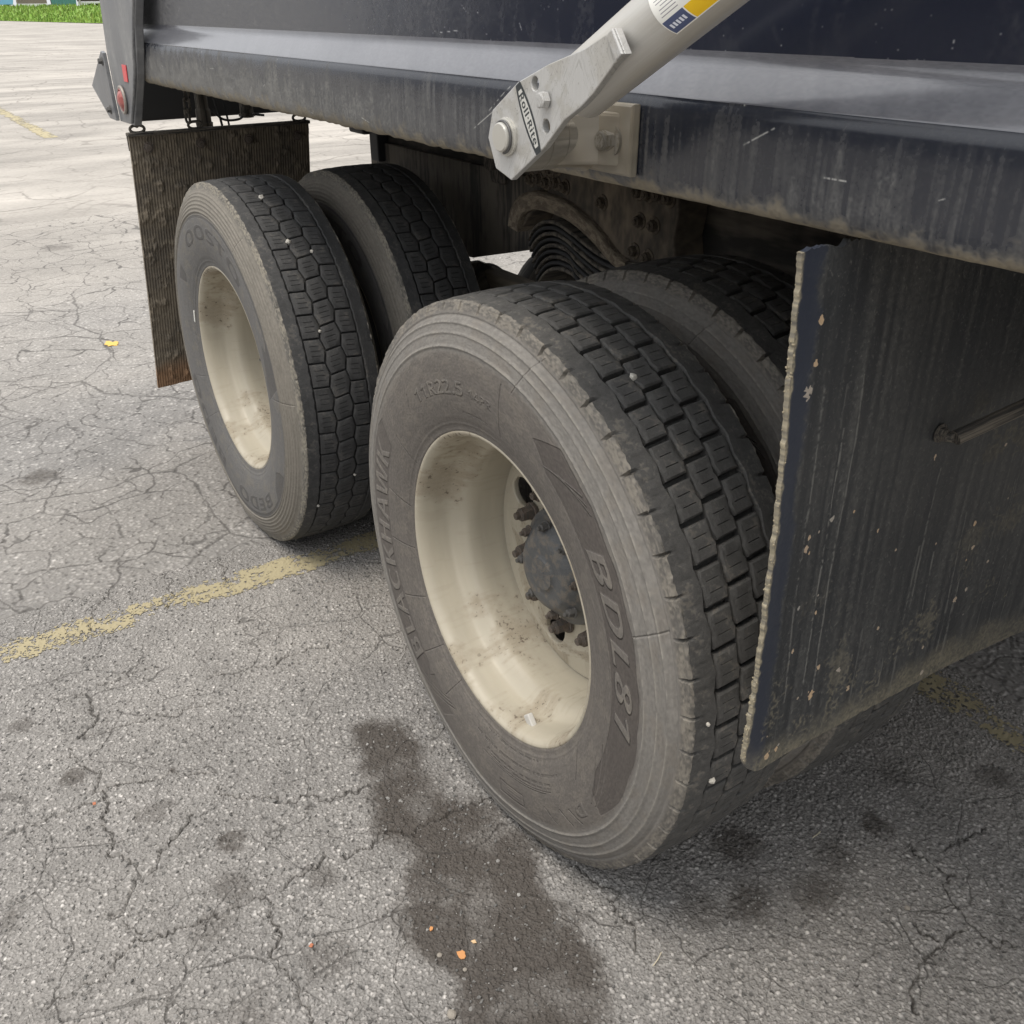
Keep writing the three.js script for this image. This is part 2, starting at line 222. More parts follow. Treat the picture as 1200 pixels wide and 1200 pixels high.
// loose chips and litter
{
  const g = new THREE.IcosahedronGeometry(1, 0), p = g.attributes.position; for (let i = 0; i < p.count; i++) { const x = p.getX(i), y = p.getY(i), z = p.getZ(i), k = 0.75 + 0.5 * hash(Math.round(x * 9), Math.round(y * 9 + z * 77), 3); p.setXYZ(i, x * k, y * k * 0.7, z * k); } g.computeVertexNormals();
  const N = 22000, im = new THREE.InstancedMesh(g, std({ color: 0xffffff, roughness: 0.9 }), N), M = new THREE.Matrix4(), q = new THREE.Quaternion(), e = new THREE.Euler(), s = new THREE.Vector3(), v = new THREE.Vector3(), c = new THREE.Color();
  for (let i = 0; i < N; i++) {
    const x = AX0 + AS * rnd(), z = AZ0 + AS * rnd(), k = 0.0011 + 0.0034 * Math.pow(rnd(), 3.2); e.set(rnd() * 6, rnd() * 6, rnd() * 6); q.setFromEuler(e); s.set(k * rr(0.8, 1.5), k * rr(0.7, 1), k * rr(0.8, 1.4)); v.set(x, groundY(x, z) + k * 0.15, z);
    im.setMatrixAt(i, M.compose(v, q, s)); const t = 0.10 + 0.22 * Math.pow(rnd(), 2) + (rnd() > 0.985 ? 0.2 : 0); im.setColorAt(i, c.setRGB(t * 1.03, t, t * 0.95));
  }
  im.name = 'loose_gravel'; im.castShadow = im.receiveShadow = true; scene.add(im); tag(im, 'fine loose stone chips scattered over the asphalt', 'gravel', null, 'stuff');
}
function flake(name, x, z, r, color, label, category, group, n = 11, lift = 0.004) {
  const P = [[0, 0]]; for (let i = 0; i < n; i++) { const a = i / n * 2 * Math.PI, k = r * rr(0.5, 1.15); P.push([Math.cos(a) * k * 1.25, Math.sin(a) * k]); }
  const s = new THREE.Shape(P.slice(1).map(([a, b]) => new THREE.Vector2(a, b))); const g = new THREE.ExtrudeGeometry(s, { depth: 0.0015, bevelEnabled: true, bevelSize: 0.0005, bevelThickness: 0.0005, bevelSegments: 1 }); g.rotateX(-Math.PI / 2);
  const m = add(scene, name, g, std({ color, roughness: 0.8 })); m.position.set(x, groundY(x, z) + lift * 0.5, z); m.rotation.set(rr(-0.1, 0.1), rr(0, 6), rr(-0.1, 0.1)); tag(m, label, category, group); return m;
}
const orange = lin(0.55, 0.26, 0.10);
flake('paint_chip', -0.362, 0.272, 0.0075, orange, 'largest orange paint chip on the dark stain', 'chip', 'orange paint chips');
flake('paint_chip_001', -0.380, 0.198, 0.004, orange, 'small orange paint chip at the left edge of the dark stain', 'chip', 'orange paint chips');
flake('paint_chip_002', -0.330, 0.262, 0.004, lin(0.6, 0.42, 0.24), 'pale tan paint chip beside the largest orange chip', 'chip', 'orange paint chips');
flake('paint_chip_003', -0.815, -0.453, 0.004, lin(0.4, 0.15, 0.08), 'tiny rust red chip lying in a crack of open asphalt', 'chip');
flake('paint_chip_004', -0.572, 0.115, 0.0035, lin(0.4, 0.15, 0.08), 'tiny rust red chip beside the long forked crack', 'chip');
flake('fallen_leaf', -0.072, -3.586, 0.032, lin(0.62, 0.40, 0.10), 'yellow fallen leaf on the asphalt beyond the rear mud flap', 'leaf', null, 16, 0.008);
for (const [x, z, a, l, lab] of [[-0.085, 0.464, 0.4, 0.032, 'pale straw lying below the near tyre'], [0.36, 0.42, 0.1, 0.025, 'pale straw lying in the shade below the front mud flap']]) {
  const m = add(scene, lab.includes('shade') ? 'straw_001' : 'straw', tube([[-l / 2, 0, 0], [0, 0.0015, 0.0015], [l / 2, 0, 0]], 0.0011, 8, 6), std({ color: lin(0.5, 0.45, 0.34), roughness: 0.8 })); m.position.set(x, groundY(x, z) + 0.002, z); m.rotation.y = a; tag(m, lab, 'straw', 'straws on the asphalt');
}
for (const [i, [x, z, r, lab]] of [[-0.393, 0.252, 0.005, 'grey pebble beside the orange paint chips'], [-0.43, 0.36, 0.008, 'tan pebble on the stain edge'], [-0.37, 0.30, 0.004, 'small dark pebble next to the largest orange chip'], [0.36, 0.63, 0.005, 'pale pebble near the forked crack in the truck shade']].entries()) {
  const g = new THREE.IcosahedronGeometry(r, 1), p = g.attributes.position; for (let k = 0; k < p.count; k++) { const f = 0.75 + 0.45 * noise(p.getX(k) / r * 1.6 + 9 * i, p.getY(k) / r * 1.6 + p.getZ(k) / r, 61); p.setXYZ(k, p.getX(k) * f, p.getY(k) * f * 0.7, p.getZ(k) * f); } g.computeVertexNormals();
  const m = add(scene, i ? 'pebble_00' + i : 'pebble', g, std({ color: lin(0.26, 0.235, 0.2), roughness: 0.9 })); m.position.set(x, groundY(x, z) + r * 0.35, z); tag(m, lab, 'pebble');
}

// ---------------------------------------------------------------- the truck
const truck = grp(scene, 'dump_truck'); truck.position.y = 0.012;
tag(truck, 'navy blue dump truck with cream dual rear wheels and mud flaps', 'truck');

// materials
const tileRubber = bake(512, 512, (i, j, o) => { const p = (a, b, s) => { const u = sm(0, 0.15, i / 512), v = sm(0, 0.15, j / 512), f = (x, y) => fbm(x, y, s, 4); const x = i / 512 * a, y = j / 512 * a; if (u >= 1 && v >= 1) return f(x, y); return lerp(lerp(f(x + a, y + a), f(x, y + a), u), lerp(f(x + a, y), f(x, y), u), v); };
  const n = p(9, 9, 701), m = p(60, 60, 703), k = noise(i * 0.7, j * 0.7, 707); const t = 0.066 + 0.040 * (n - 0.5) + 0.030 * (m - 0.5) + 0.022 * (k - 0.5), d = sm(0.56, 0.72, n * 0.6 + m * 0.4); o[0] = lerp(t, 0.15, d * 0.6); o[1] = lerp(t * 0.98, 0.136, d * 0.6); o[2] = lerp(t * 0.94, 0.115, d * 0.6); o[3] = 0.5 + 0.5 * (m - 0.5) + 0.35 * (k - 0.5); }, { wrap: THREE.RepeatWrapping });
const rubber = baked(tileRubber, 0.0011, { roughness: 0.82 });
const rubberB = baked(tileRubber, 0.0011, { roughness: 0.80, color: lin(0.72, 0.74, 0.78) });
const TW = 2048, TH = 320;
function sidewallTexture(draw, colour) {
  const cv = document.createElement('canvas'); cv.width = TW; cv.height = TH; const ctx = cv.getContext('2d'); ctx.fillStyle = 'rgb(128,0,0)'; ctx.fillRect(0, 0, TW, TH);
  const X = (deg) => (1 - deg / 360) * TW, Y = (r) => TH - (r - 0.29) / 0.232 * TH;
  const api = {
    text(str, a0, a1, r0, r1, level, font = 'bold') { for (const w of [0, -TW, TW]) { ctx.save(); ctx.font = font + ' 100px sans-serif'; const mw = ctx.measureText(str).width; ctx.translate(X(a0) + w, Y(r0)); ctx.scale((X(a1) - X(a0)) / mw, (Y(r0) - Y(r1)) / 73); ctx.fillStyle = level; ctx.fillText(str, 0, 0); ctx.restore(); } },
    poly(pts, level) { for (const w of [0, -TW, TW]) { ctx.fillStyle = level; ctx.beginPath(); pts.forEach(([a, r], i) => i ? ctx.lineTo(X(a) + w, Y(r)) : ctx.moveTo(X(a) + w, Y(r))); ctx.fill(); } },
    line(a0, r0, a1, r1, level, wd = 2) { for (const w of [0, -TW, TW]) { ctx.strokeStyle = level; ctx.lineWidth = wd; ctx.beginPath(); const n = 24; for (let i = 0; i <= n; i++) { const a = lerp(a0, a1, i / n), r = lerp(r0, r1, i / n); i ? ctx.lineTo(X(a) + w, Y(r)) : ctx.moveTo(X(a) + w, Y(r)); } ctx.stroke(); } },
  };
  draw(api);
  const d = ctx.getImageData(0, 0, TW, TH).data;
  return bake(TW, TH, (i, j, o) => { const y = TH - 1 - j, k = (y * TW + i) * 4, r = 0.29 + (j + 0.5) / TH * 0.232, a = i / TW * 60, per = (f) => { const u = sm(0, 0.06, i / TW); return u >= 1 ? f(a) : lerp(f(a + 60), f(a), u); };
    const h = d[k] / 255, mud = (d[k + 1] - d[k + 2]) / 255; const n = per((t) => fbm(t * 1.5, r * 55, 801, 5)), fine = per((t) => fbm(t * 9, r * 400, 811, 3)), streak = per((t) => fbm(t * 0.9, r * 300, 821, 2));
    colour(o, r, n, fine, streak, h, mud); o[3] = clamp(h + 0.045 * (fine - 0.5)); }, { wrap: THREE.RepeatWrapping });
}
const raised = 'rgb(200,0,130)', cut = 'rgb(70,0,0)', mid = 'rgb(128,0,0)', faint = 'rgb(150,0,0)', panel = 'rgb(92,190,0)', panelUp = 'rgb(215,0,110)';
const sideA = sidewallTexture((t) => {
  t.poly([...range(58, -27, 20).map((a) => [a, 0.437 + 0.002 * Math.sin(a)]), [-33, 0.43], [-31, 0.392], [-24, 0.374], ...range(-10, 58, 14).map((a) => [a, 0.374]), [66, 0.40]], panel);
  t.text('BDL81', 40, -5, 0.383, 0.424, panelUp, 'italic bold');
  t.line(-30, 0.40, -14, 0.366, cut, 3); t.line(-34, 0.405, -20, 0.36, raised, 2); t.line(-33, 0.415, -10, 0.372, cut, 2);
  for (const k of [0, 1, 2]) t.line(60 - k * 3, 0.38 + k * 0.012, 48 - k * 2, 0.43, raised, 1.5);
  t.text('11R22.5', 126, 97, 0.366, 0.392, 'rgb(225,0,130)'); t.text('14PR', 94.5, 83.5, 0.368, 0.383, 'rgb(185,0,0)');
  t.line(80, 0.33, 80, 0.43, cut, 2); t.line(76, 0.43, 72, 0.51, cut, 1.5); t.line(133, 0.365, 130, 0.395, cut, 2); t.line(20, 0.44, 21.5, 0.5, cut, 1.5);
  t.poly([...range(232, 154, 20).map((a) => [a, 0.440]), [150, 0.43], ...range(154, 232, 20).map((a) => [a, 0.374]), [236, 0.40]], 'rgb(104,120,0)');
  t.text('BLACKHAWK', 229, 157, 0.380, 0.432, raised);
  for (const a of [150, 172, 190, 210, 230, 246]) t.line(a, 0.305, a - 2, 0.372, cut, 1.6);
  t.poly([[246, 0.43], [232, 0.437], [236, 0.376], [250, 0.39]], 'rgb(96,90,0)'); for (const k of [0, 1, 2]) t.line(250 - k * 2, 0.37, 236 - k * 3, 0.43, cut, 2.5);
  t.poly([[277, 0.398], [289, 0.398], [289, 0.426], [277, 0.426]], cut); t.poly([[277.8, 0.401], [288.2, 0.401], [288.2, 0.423], [277.8, 0.423]], mid); t.line(280, 0.408, 287, 0.408, faint, 2); t.line(280, 0.415, 287, 0.415, faint, 2);
  const dash = (a0, a1, r, hgt) => { for (let a = a0; a > a1; a -= 0.75) if (hash(Math.round(a * 10), Math.round(r * 1e4), 5) > 0.2) t.line(a, r, a - 0.1, r + hgt * (0.7 + 0.3 * hash(Math.round(a * 7), 3, 3)), cut, 2); };
  dash(312, 262, 0.340, 0.006); dash(306, 268, 0.356, 0.005); dash(306, 272, 0.364, 0.004); dash(300, 268, 0.318, 0.004); dash(101, 86, 0.335, 0.003); t.line(306, 0.371, 268, 0.371, cut, 1.5); t.line(303, 0.375, 272, 0.375, cut, 1.5);
  t.text('D', 322, 316, 0.395, 0.42, 'rgb(165,0,0)'); for (const a of [300, 308, 313]) t.line(a, 0.40, a + 4, 0.43, cut, 2); t.line(330, 0.32, 323, 0.36, cut, 2);
}, (o, r, n, f, s, h, mud) => {
  const sh = sm(0.499, 0.509, r + 0.004 * (f - 0.5)), outer = sm(0.432, 0.446, r + 0.012 * (n - 0.5)) * (1 - sh), k = 0.92 + 0.46 * (f - 0.5) + 0.16 * (s - 0.5);
  let R = 0.122, G = 0.110, B = 0.098; R = lerp(R, 0.180, outer); G = lerp(G, 0.170, outer); B = lerp(B, 0.155, outer); const d = sm(0.48, 0.66, n + 0.25 * (f - 0.5)); R = lerp(R, 0.160, d * 0.45); G = lerp(G, 0.143, d * 0.45); B = lerp(B, 0.122, d * 0.45);
  R = lerp(R, 0.070, mud); G = lerp(G, 0.060, mud); B = lerp(B, 0.054, mud);
  for (const c of [0.448, 0.470, 0.487]) { const l = Math.exp(-Math.pow((r - c) / 0.0013, 2)) * sm(0.3, 0.55, n + 0.3 * (f - 0.5)) * 0.7; R = lerp(R, 0.27, l); G = lerp(G, 0.255, l); B = lerp(B, 0.225, l); }
  const sc = sm(0.30, 0.70, 0.45 * n + 0.55 * f); R = lerp(R, lerp(0.105, 0.195, sc), sh * 0.9); G = lerp(G, lerp(0.099, 0.178, sc), sh * 0.9); B = lerp(B, lerp(0.090, 0.150, sc), sh * 0.9); o[0] = R * k; o[1] = G * k; o[2] = B * k;
});
const sideB = sidewallTexture((t) => {
  t.poly([...range(150, 10, 30).map((a) => [a, 0.437]), [4, 0.36], [22, 0.415], ...range(26, 144, 30).map((a) => [a, 0.43])], panel);
  t.text('OOSTO', 124, 50, 0.372, 0.412, 'rgb(175,210,0)', 'bold');
  t.poly([[26, 0.40], [6, 0.352], [14, 0.40], [20, 0.43]], panel); t.poly([[150, 0.40], [141, 0.40], [141, 0.36], [146, 0.35]], panel);
  t.text('BEDO', 312, 262, 0.378, 0.418, 'rgb(175,210,0)', 'bold'); t.poly([...range(335, 250, 24).map((a) => [a, 0.436]), ...range(250, 318, 20).map((a) => [a, 0.428]), [322, 0.40], [330, 0.385], [334, 0.41]], panel);
  t.poly([...range(360, 332, 8).map((a) => [a, 0.352]), ...range(332, 360, 8).map((a) => [a, 0.344])], cut);
  for (const a of [176, 200, 222, 245, 268, 352, 40]) t.line(a, 0.305, a - 2, 0.37, cut, 1.6); t.line(60, 0.44, 58, 0.5, cut, 1.6); t.line(6, 0.31, 6, 0.5, cut, 1.6);
  t.text('BEDO', 246, 196, 0.378, 0.418, 'rgb(175,200,0)', 'bold');
}, (o, r, n, f, s, h, mud) => {
  const sh = sm(0.500, 0.511, r + 0.006 * (f - 0.5)), outer = sm(0.432, 0.444, r + 0.008 * (n - 0.5)) * (1 - sh), k = 0.92 + 0.42 * (f - 0.5) + 0.16 * (s - 0.5);
  let R = 0.125, G = 0.122, B = 0.118; R = lerp(R, 0.185, outer); G = lerp(G, 0.17, outer); B = lerp(B, 0.145, outer); const d = sm(0.5, 0.7, n); R = lerp(R, 0.16, d * 0.5); G = lerp(G, 0.148, d * 0.5); B = lerp(B, 0.125, d * 0.5);
  R = lerp(R, 0.07, mud * 0.9); G = lerp(G, 0.066, mud * 0.9); B = lerp(B, 0.064, mud * 0.9);
  const sc = sm(0.30, 0.70, 0.4 * n + 0.6 * f); R = lerp(R, lerp(0.11, 0.25, sc), sh * 0.9); G = lerp(G, lerp(0.104, 0.228, sc), sh * 0.9); B = lerp(B, lerp(0.092, 0.185, sc), sh * 0.9); o[0] = R * k; o[1] = G * k; o[2] = B * k;
});
const wallMatA = baked(sideA, 0.010, { roughness: 0.78 }), wallMatB = baked(sideB, 0.0065, { roughness: 0.78 });

const rimTex = bake(1024, 256, (i, j, o) => { const a = i / 1024 * 40, u = sm(0, 0.08, i / 1024), per = (f) => u >= 1 ? f(a) : lerp(f(a + 40), f(a), u); const n = per((t) => fbm(t * 0.45, j / 60, 901, 4)), m = per((t) => fbm(t * 5, j / 7, 903, 3)), k = per((t) => fbm(t * 0.35 + 4, j / 14, 905, 3));
  const g5 = noise(i * 0.9, j * 0.9, 907), run = per((t) => fbm(t * 4.5, j / 40, 909, 3)), dirt = clamp(0.8 * sm(0.46, 0.68, n * 0.75 + m * 0.15 + run * 0.10) * (0.75 + 0.4 * g5) + 0.15 * sm(0.58, 0.72, run)), spot = sm(0.715, 0.755, m * 0.85 + 0.15 * g5) * sm(0.48, 0.6, n), chip = sm(0.90, 0.93, per((t) => noise(t * 11, j / 3.5, 911))) * sm(0.5, 0.62, n) * 0.6;
  let R = 0.385, G = 0.352, B = 0.280; R = lerp(R, 0.235, dirt * 0.7); G = lerp(G, 0.195, dirt * 0.7); B = lerp(B, 0.138, dirt * 0.7); const w = Math.max(spot * 0.85, chip); R = lerp(R, 0.10, w); G = lerp(G, 0.075, w); B = lerp(B, 0.055, w); const q = 0.9 + 0.2 * k; o[0] = R * q; o[1] = G * q; o[2] = B * q; o[3] = 0.5 + 0.3 * (m - 0.5) + 0.2 * dirt; o[4] = 0.42 + 0.45 * dirt; }, { rough: true, wrap: THREE.RepeatWrapping });
for (const t of [rimTex.map, rimTex.bumpMap, rimTex.roughnessMap]) t.repeat.set(1, 2.6);
const rimMat = baked(rimTex, 0.0006);
const hubMat = baked(bake(256, 256, (i, j, o) => { const n = fbm(i / 30, j / 18, 961, 4), m = noise(i * 0.7, j * 0.7, 963), d = 0.6 * sm(0.45, 0.7, n); const k = 0.8 + 0.4 * m; o[0] = lerp(0.075, 0.17, d) * k; o[1] = lerp(0.078, 0.145, d) * k; o[2] = lerp(0.080, 0.115, d) * k; o[3] = 0.3 + 0.5 * m; o[4] = 0.5 + 0.35 * d; }, { rough: true, wrap: THREE.MirroredRepeatWrapping }), 0.0008); for (const k of ['map', 'bumpMap', 'roughnessMap']) hubMat[k].repeat.set(4, 7);
const rustTex = bake(256, 256, (i, j, o) => { const n = fbm(i / 22, j / 22, 921, 4), m = fbm(i / 5, j / 5, 923, 2); const t = sm(0.3, 0.7, n); o[0] = lerp(0.10, 0.145, t) * (0.7 + 0.6 * m); o[1] = lerp(0.088, 0.112, t) * (0.7 + 0.6 * m); o[2] = lerp(0.076, 0.088, t) * (0.7 + 0.6 * m); o[3] = m; }, { wrap: THREE.MirroredRepeatWrapping });
const rust = baked(rustTex, 0.001, { roughness: 0.85 });
const steelDark = std({ color: lin(0.03, 0.031, 0.033), roughness: 0.7 });
const grimeTex = bake(1024, 256, (i, j, o) => { const n = fbm(i / 90, j / 60, 931, 5), m = fbm(i / 9, j / 9, 933, 3), s = fbm(i / 7, j / 80, 935, 3); const d = sm(0.36, 0.62, n * 0.6 + m * 0.2 + s * 0.2); o[0] = lerp(0.040, 0.155, d); o[1] = lerp(0.038, 0.138, d); o[2] = lerp(0.036, 0.114, d); o[3] = 0.4 + 0.5 * m; }, { wrap: THREE.MirroredRepeatWrapping });
const grime = baked(grimeTex, 0.002, { roughness: 0.9 });
const grimeBrown = baked(bake(512, 256, (i, j, o) => { const n = fbm(i / 60, j / 45, 971, 5), m = fbm(i / 7, j / 7, 973, 3); const d = sm(0.3, 0.62, n * 0.7 + m * 0.3); o[0] = lerp(0.065, 0.205, d); o[1] = lerp(0.058, 0.170, d); o[2] = lerp(0.050, 0.128, d); o[3] = 0.3 + 0.6 * m; }, { wrap: THREE.MirroredRepeatWrapping }), 0.003, { roughness: 0.95 });
const capMat = baked(bake(256, 256, (i, j, o) => { const n = fbm(i / 30, j / 30, 981, 4), m = fbm(i / 5, j / 5, 983, 3), d = sm(0.4, 0.65, n); const k = 0.7 + 0.6 * m; o[0] = lerp(0.24, 0.14, d) * k; o[1] = lerp(0.205, 0.115, d) * k; o[2] = lerp(0.155, 0.088, d) * k; o[3] = 0.3 + 0.6 * m; }, { wrap: THREE.MirroredRepeatWrapping }), 0.004, { roughness: 0.95 });
const dustBrown = baked(bake(512, 512, (i, j, o) => { const n = fbm(i / 60, j / 60, 941, 5), m = fbm(i / 6, j / 6, 943, 3); const k = 0.75 + 0.5 * n; o[0] = 0.21 * k; o[1] = 0.178 * k; o[2] = 0.135 * k; o[3] = 0.3 + 0.6 * m; }, { wrap: THREE.MirroredRepeatWrapping }), 0.002, { roughness: 0.95 });

// tyres
const NP = 54, CLAMP = -0.5118;
const Rtop = (x) => 0.525 - 0.0050 * Math.pow(Math.abs(x) / 0.105, 2.2);
const settle = (g) => { const p = g.attributes.position; for (let i = 0; i < p.count; i++) { let x = p.getX(i), y = p.getY(i); const k = sm(-0.36, -0.5, y) * Math.exp(-Math.pow(p.getZ(i) / 0.16, 2)); x *= 1 + 0.045 * k; if (y < CLAMP) y = CLAMP; p.setX(i, x); p.setY(i, y); } g.computeVertexNormals(); return g; };
const SW = [[0.290, 0.111], [0.298, 0.1195], [0.306, 0.1215], [0.325, 0.1285], [0.35, 0.1345], [0.38, 0.1385], [0.41, 0.1395], [0.435, 0.1383], [0.46, 0.1345], [0.485, 0.1270], [0.50, 0.1190], [0.506, 0.1158], [0.512, 0.1130]];
const swX = (r) => { let i = 0; while (i < SW.length - 2 && SW[i + 1][0] < r) i++; const g = (k) => SW[clamp(k, 0, SW.length - 1)], t = (r - SW[i][0]) / (SW[i + 1][0] - SW[i][0]), a = g(i)[1], b = g(i + 1)[1], m0 = (b - g(i - 1)[1]) / 2, m1 = (g(i + 2)[1] - a) / 2, t2 = t * t, t3 = t2 * t; return a * (2 * t3 - 3 * t2 + 1) + b * (3 * t2 - 2 * t3) + m0 * (t3 - 2 * t2 + t) + m1 * (t3 - t2); };
const ridge = (r, c, w, h) => h * Math.exp(-Math.pow((r - c) / w, 2));
function sidewallGeo(side, kind) { // side -1 outboard, +1 inboard
  const rs = range(0.290, 0.502, 120);
  const f = (r) => swX(r) + (kind === 'block' ? ridge(r, 0.448, 0.0020, 0.0026) + ridge(r, 0.470, 0.0018, 0.0022) + ridge(r, 0.487, 0.0020, 0.0026) - ridge(r, 0.497, 0.0024, 0.0030) : [0.446, 0.456, 0.466, 0.476, 0.486, 0.494].reduce((t, c) => t + ridge(r, c, 0.0018, 0.0020), 0) - ridge(r, 0.441, 0.002, 0.002)) + ridge(r, 0.312, 0.0015, 0.0012);
  return settle(revolve(rs.map((r) => [side * f(r), r]), 300, null, (x, r) => (r - 0.29) / 0.232));
}
const tri = (t) => { t -= Math.floor(t); return t < 0.5 ? 4 * t - 1 : 3 - 4 * t; };
const DEPTH = { block: 0.0155, hex: 0.0105 };
function treadRing(kind) { // [shoulder edges, tread floor with its two ribs]
  const S = 16, n = NP * S, depth = DEPTH[kind], blk = kind === 'block';
  const notch = (i, sg) => { const q = i % S, k = blk ? (q === 0 ? 1 : 0) * (0.75 + 0.4 * hash(Math.floor(i / S), sg, 9)) : (q === 0 ? 0.8 : 0) * Math.max(0, hash(i, sg, 9) - 0.25); return k; };
  const rag = (i, s) => 0.0024 * (noise(i * 0.9, s, 31) - 0.5) + 0.0020 * (noise(i * 0.31, s + 5, 33) - 0.5);
  const gx = (i, sg) => blk ? 0.0690 + 0.0030 * tri(i / S + (sg > 0 ? 0.3 : 0)) : 0.0752 + 0.0012 * tri(i / S * 2);
  const sipe = (i) => blk && (i % S === 5 || i % S === 11) ? 0.0018 : 0;
  const edge = (sg) => [(i) => [swX(0.502), 0.502], (i) => [swX(0.507) - (blk ? 0.0065 : 0.003) * notch(i, sg), 0.507], (i) => [0.1130 - (blk ? 0.0120 : 0.006) * notch(i, sg) + 0.4 * rag(i, 4), 0.512], (i) => [0.1112 - 0.0130 * notch(i, sg) + rag(i, 2), 0.5170 - 0.001 * notch(i, sg)], (i) => [0.1085 - 0.0110 * notch(i, sg) + rag(i, 1), 0.5196 - 0.004 * notch(i, sg) + rag(i, 7)], (i) => [0.1066 + rag(i, 9), Rtop(0.104) - 0.006 * notch(i, sg) + rag(i, 3) * 0.4]];
  const rib = (sg) => [(i) => [0.1066 + rag(i, 9), Rtop(0.104) - 0.006 * notch(i, sg) + rag(i, 3) * 0.4], (i) => [0.1000, Rtop(0.1) - 0.005 * notch(i, sg)], (i) => [0.094, Rtop(0.094) - sipe(i) - 0.0025 * notch(i, sg)], (i) => [0.084, Rtop(0.084) - sipe(i)], (i) => [gx(i, sg) + 0.004, Rtop(0.065)], (i) => [gx(i, sg) + 0.0014, Rtop(0.064)], (i) => [gx(i, sg), Rtop(0.063) - 0.0014], (i) => [gx(i, sg) - 0.0008, Rtop(0.063) - depth]];
  const sweep = (cols, uv) => { const g = sheet(range(0, n, n), range(0, cols.length - 1, cols.length - 1), (i, k) => { const [x, r] = cols[Math.round(k)](((Math.round(i) % n) + n) % n), a = i / n * 2 * Math.PI; return [x, r * Math.sin(a), r * Math.cos(a), ...uv(i / n, x, r)]; }); return toCreasedNormals(settle(g), 0.75); };
  const sgn = (l, s) => l.map((f) => (i) => { const [x, r] = f(i); return [s * x, r]; });
  const side = (t, x, r) => [1 - t, (r - 0.29) / 0.232], tile = (t, x, r) => [t * 3.3 * 4, (x + (0.525 - r)) * 4];
  return [merge([-1, 1].map((s) => sweep(sgn(edge(s), s), side))), sweep([...sgn(rib(-1), -1), ...[-0.03, 0, 0.03].map((x) => () => [x, Rtop(x) - depth]), ...sgn(rib(1), 1).reverse()], tile)];
}
// one tread block centred on angle 0; rowX(u) gives the two sides
function blockGeo({ len, xl, xr, depth, sipes, skew = 0, bev = 0.0022, seedK = 0, clampAt = null }) {
  const bu = bev / len, e = 0.0007 / len, us = [['s', 0], [0, 0], [0, bu]];
  for (const [m, q] of [...sipes.flatMap((q) => [[0, q - e], [1, q], [0, q + e]]), ...(sipes.some((q) => Math.abs(q - 0.5) < 0.02) ? [] : [[0, 0.5]])].sort((i, j) => i[1] - j[1])) us.push([m, q]);
  us.push([0, 1 - bu], [0, 1], ['s', 1]);
  const bv = bev / 0.038, vs = [['s', 0], [0, 0], [0, bv], [0, 0.22], [0, 0.26], [0, 0.5], [0, 0.74], [0, 0.78], [0, 1 - bv], [0, 1], ['s', 1]];
  const g = sheet(range(0, us.length - 1, us.length - 1), range(0, vs.length - 1, vs.length - 1), (a, b) => {
    const [mu, u] = us[Math.round(a)], [mv, v] = vs[Math.round(b)], wall = mu === 's' || mv === 's', edge = u === 0 || u === 1 || v === 0 || v === 1;
    const x = lerp(xl(u), xr(u), v), wear = 0.0010 * (noise(u * 3 + seedK * 7, v * 3, 951) - 0.5); let h = edge ? -bev * 0.9 : wear; if (mu === 1 && v > 0.23 && v < 0.77) h -= 0.0045; if (wall) h = -depth - 0.001;
    const dr = wall ? 0.0008 : 0, s = (u - 0.5) * len + (u - 0.5 > 0 ? dr : -dr) * (u === 0 || u === 1 ? 1 : 0) + skew * (v - 0.5), R = Rtop(x) + h, an = s / 0.52;
    return [x, R * Math.sin(an), R * Math.cos(an), (s + seedK * 0.13) * 4, (x + h) * 4];
  });
  return toCreasedNormals(g, 0.65);
}
const P = 2 * Math.PI * 0.52 / NP;
const rowsA = [0, 1, 2].map((k) => { const c = -0.0449 + 0.0449 * k, hw = 0.0211; return { off: [0, 0.38, 0.76][k], geo: [0, 1, 2].map((v) => blockGeo({ len: P * 0.862, xl: (u) => c - hw + 0.0030 * tri(u + 0.25 + 0.2 * k) * 0.6 + 0.0014 * Math.cos(u * 12), xr: (u) => c + hw + 0.0030 * tri(u + 0.25 + 0.2 * k) * 0.6 - 0.0014 * Math.cos(u * 12), depth: DEPTH.block, sipes: [0.34, 0.66], skew: 0.004, bev: 0.0028, seedK: v + k * 3 })) }; });
const rowsB = [0, 1, 2].map((k) => { const w = (u) => 0.0075 * Math.abs(2 * u - 1), iw = (u) => 0.0075 * (1 - Math.abs(2 * u - 1));
  const xl = [() => -0.0710, (u) => -0.0265 + w(u), (u) => 0.0310 - iw(u)][k], xr = [(u) => -0.0310 + iw(u), (u) => 0.0265 - w(u), () => 0.0710][k];
  return { off: [0, 0.5, 0][k], geo: [0, 1, 2].map((v) => blockGeo({ len: P * 0.925, xl, xr, depth: DEPTH.hex, sipes: [0.28, 0.5, 0.72], skew: k === 1 ? 0.006 : -0.003, bev: 0.0014, seedK: v + k * 3 })) }; });
const geoA = { out: sidewallGeo(-1, 'block'), in: sidewallGeo(1, 'block'), ring: treadRing('block'), rows: rowsA, side: wallMatA, tread: rubber };
const geoB = { out: sidewallGeo(-1, 'hex'), in: sidewallGeo(1, 'hex'), ring: treadRing('hex'), rows: rowsB, side: wallMatB, tread: rubberB };
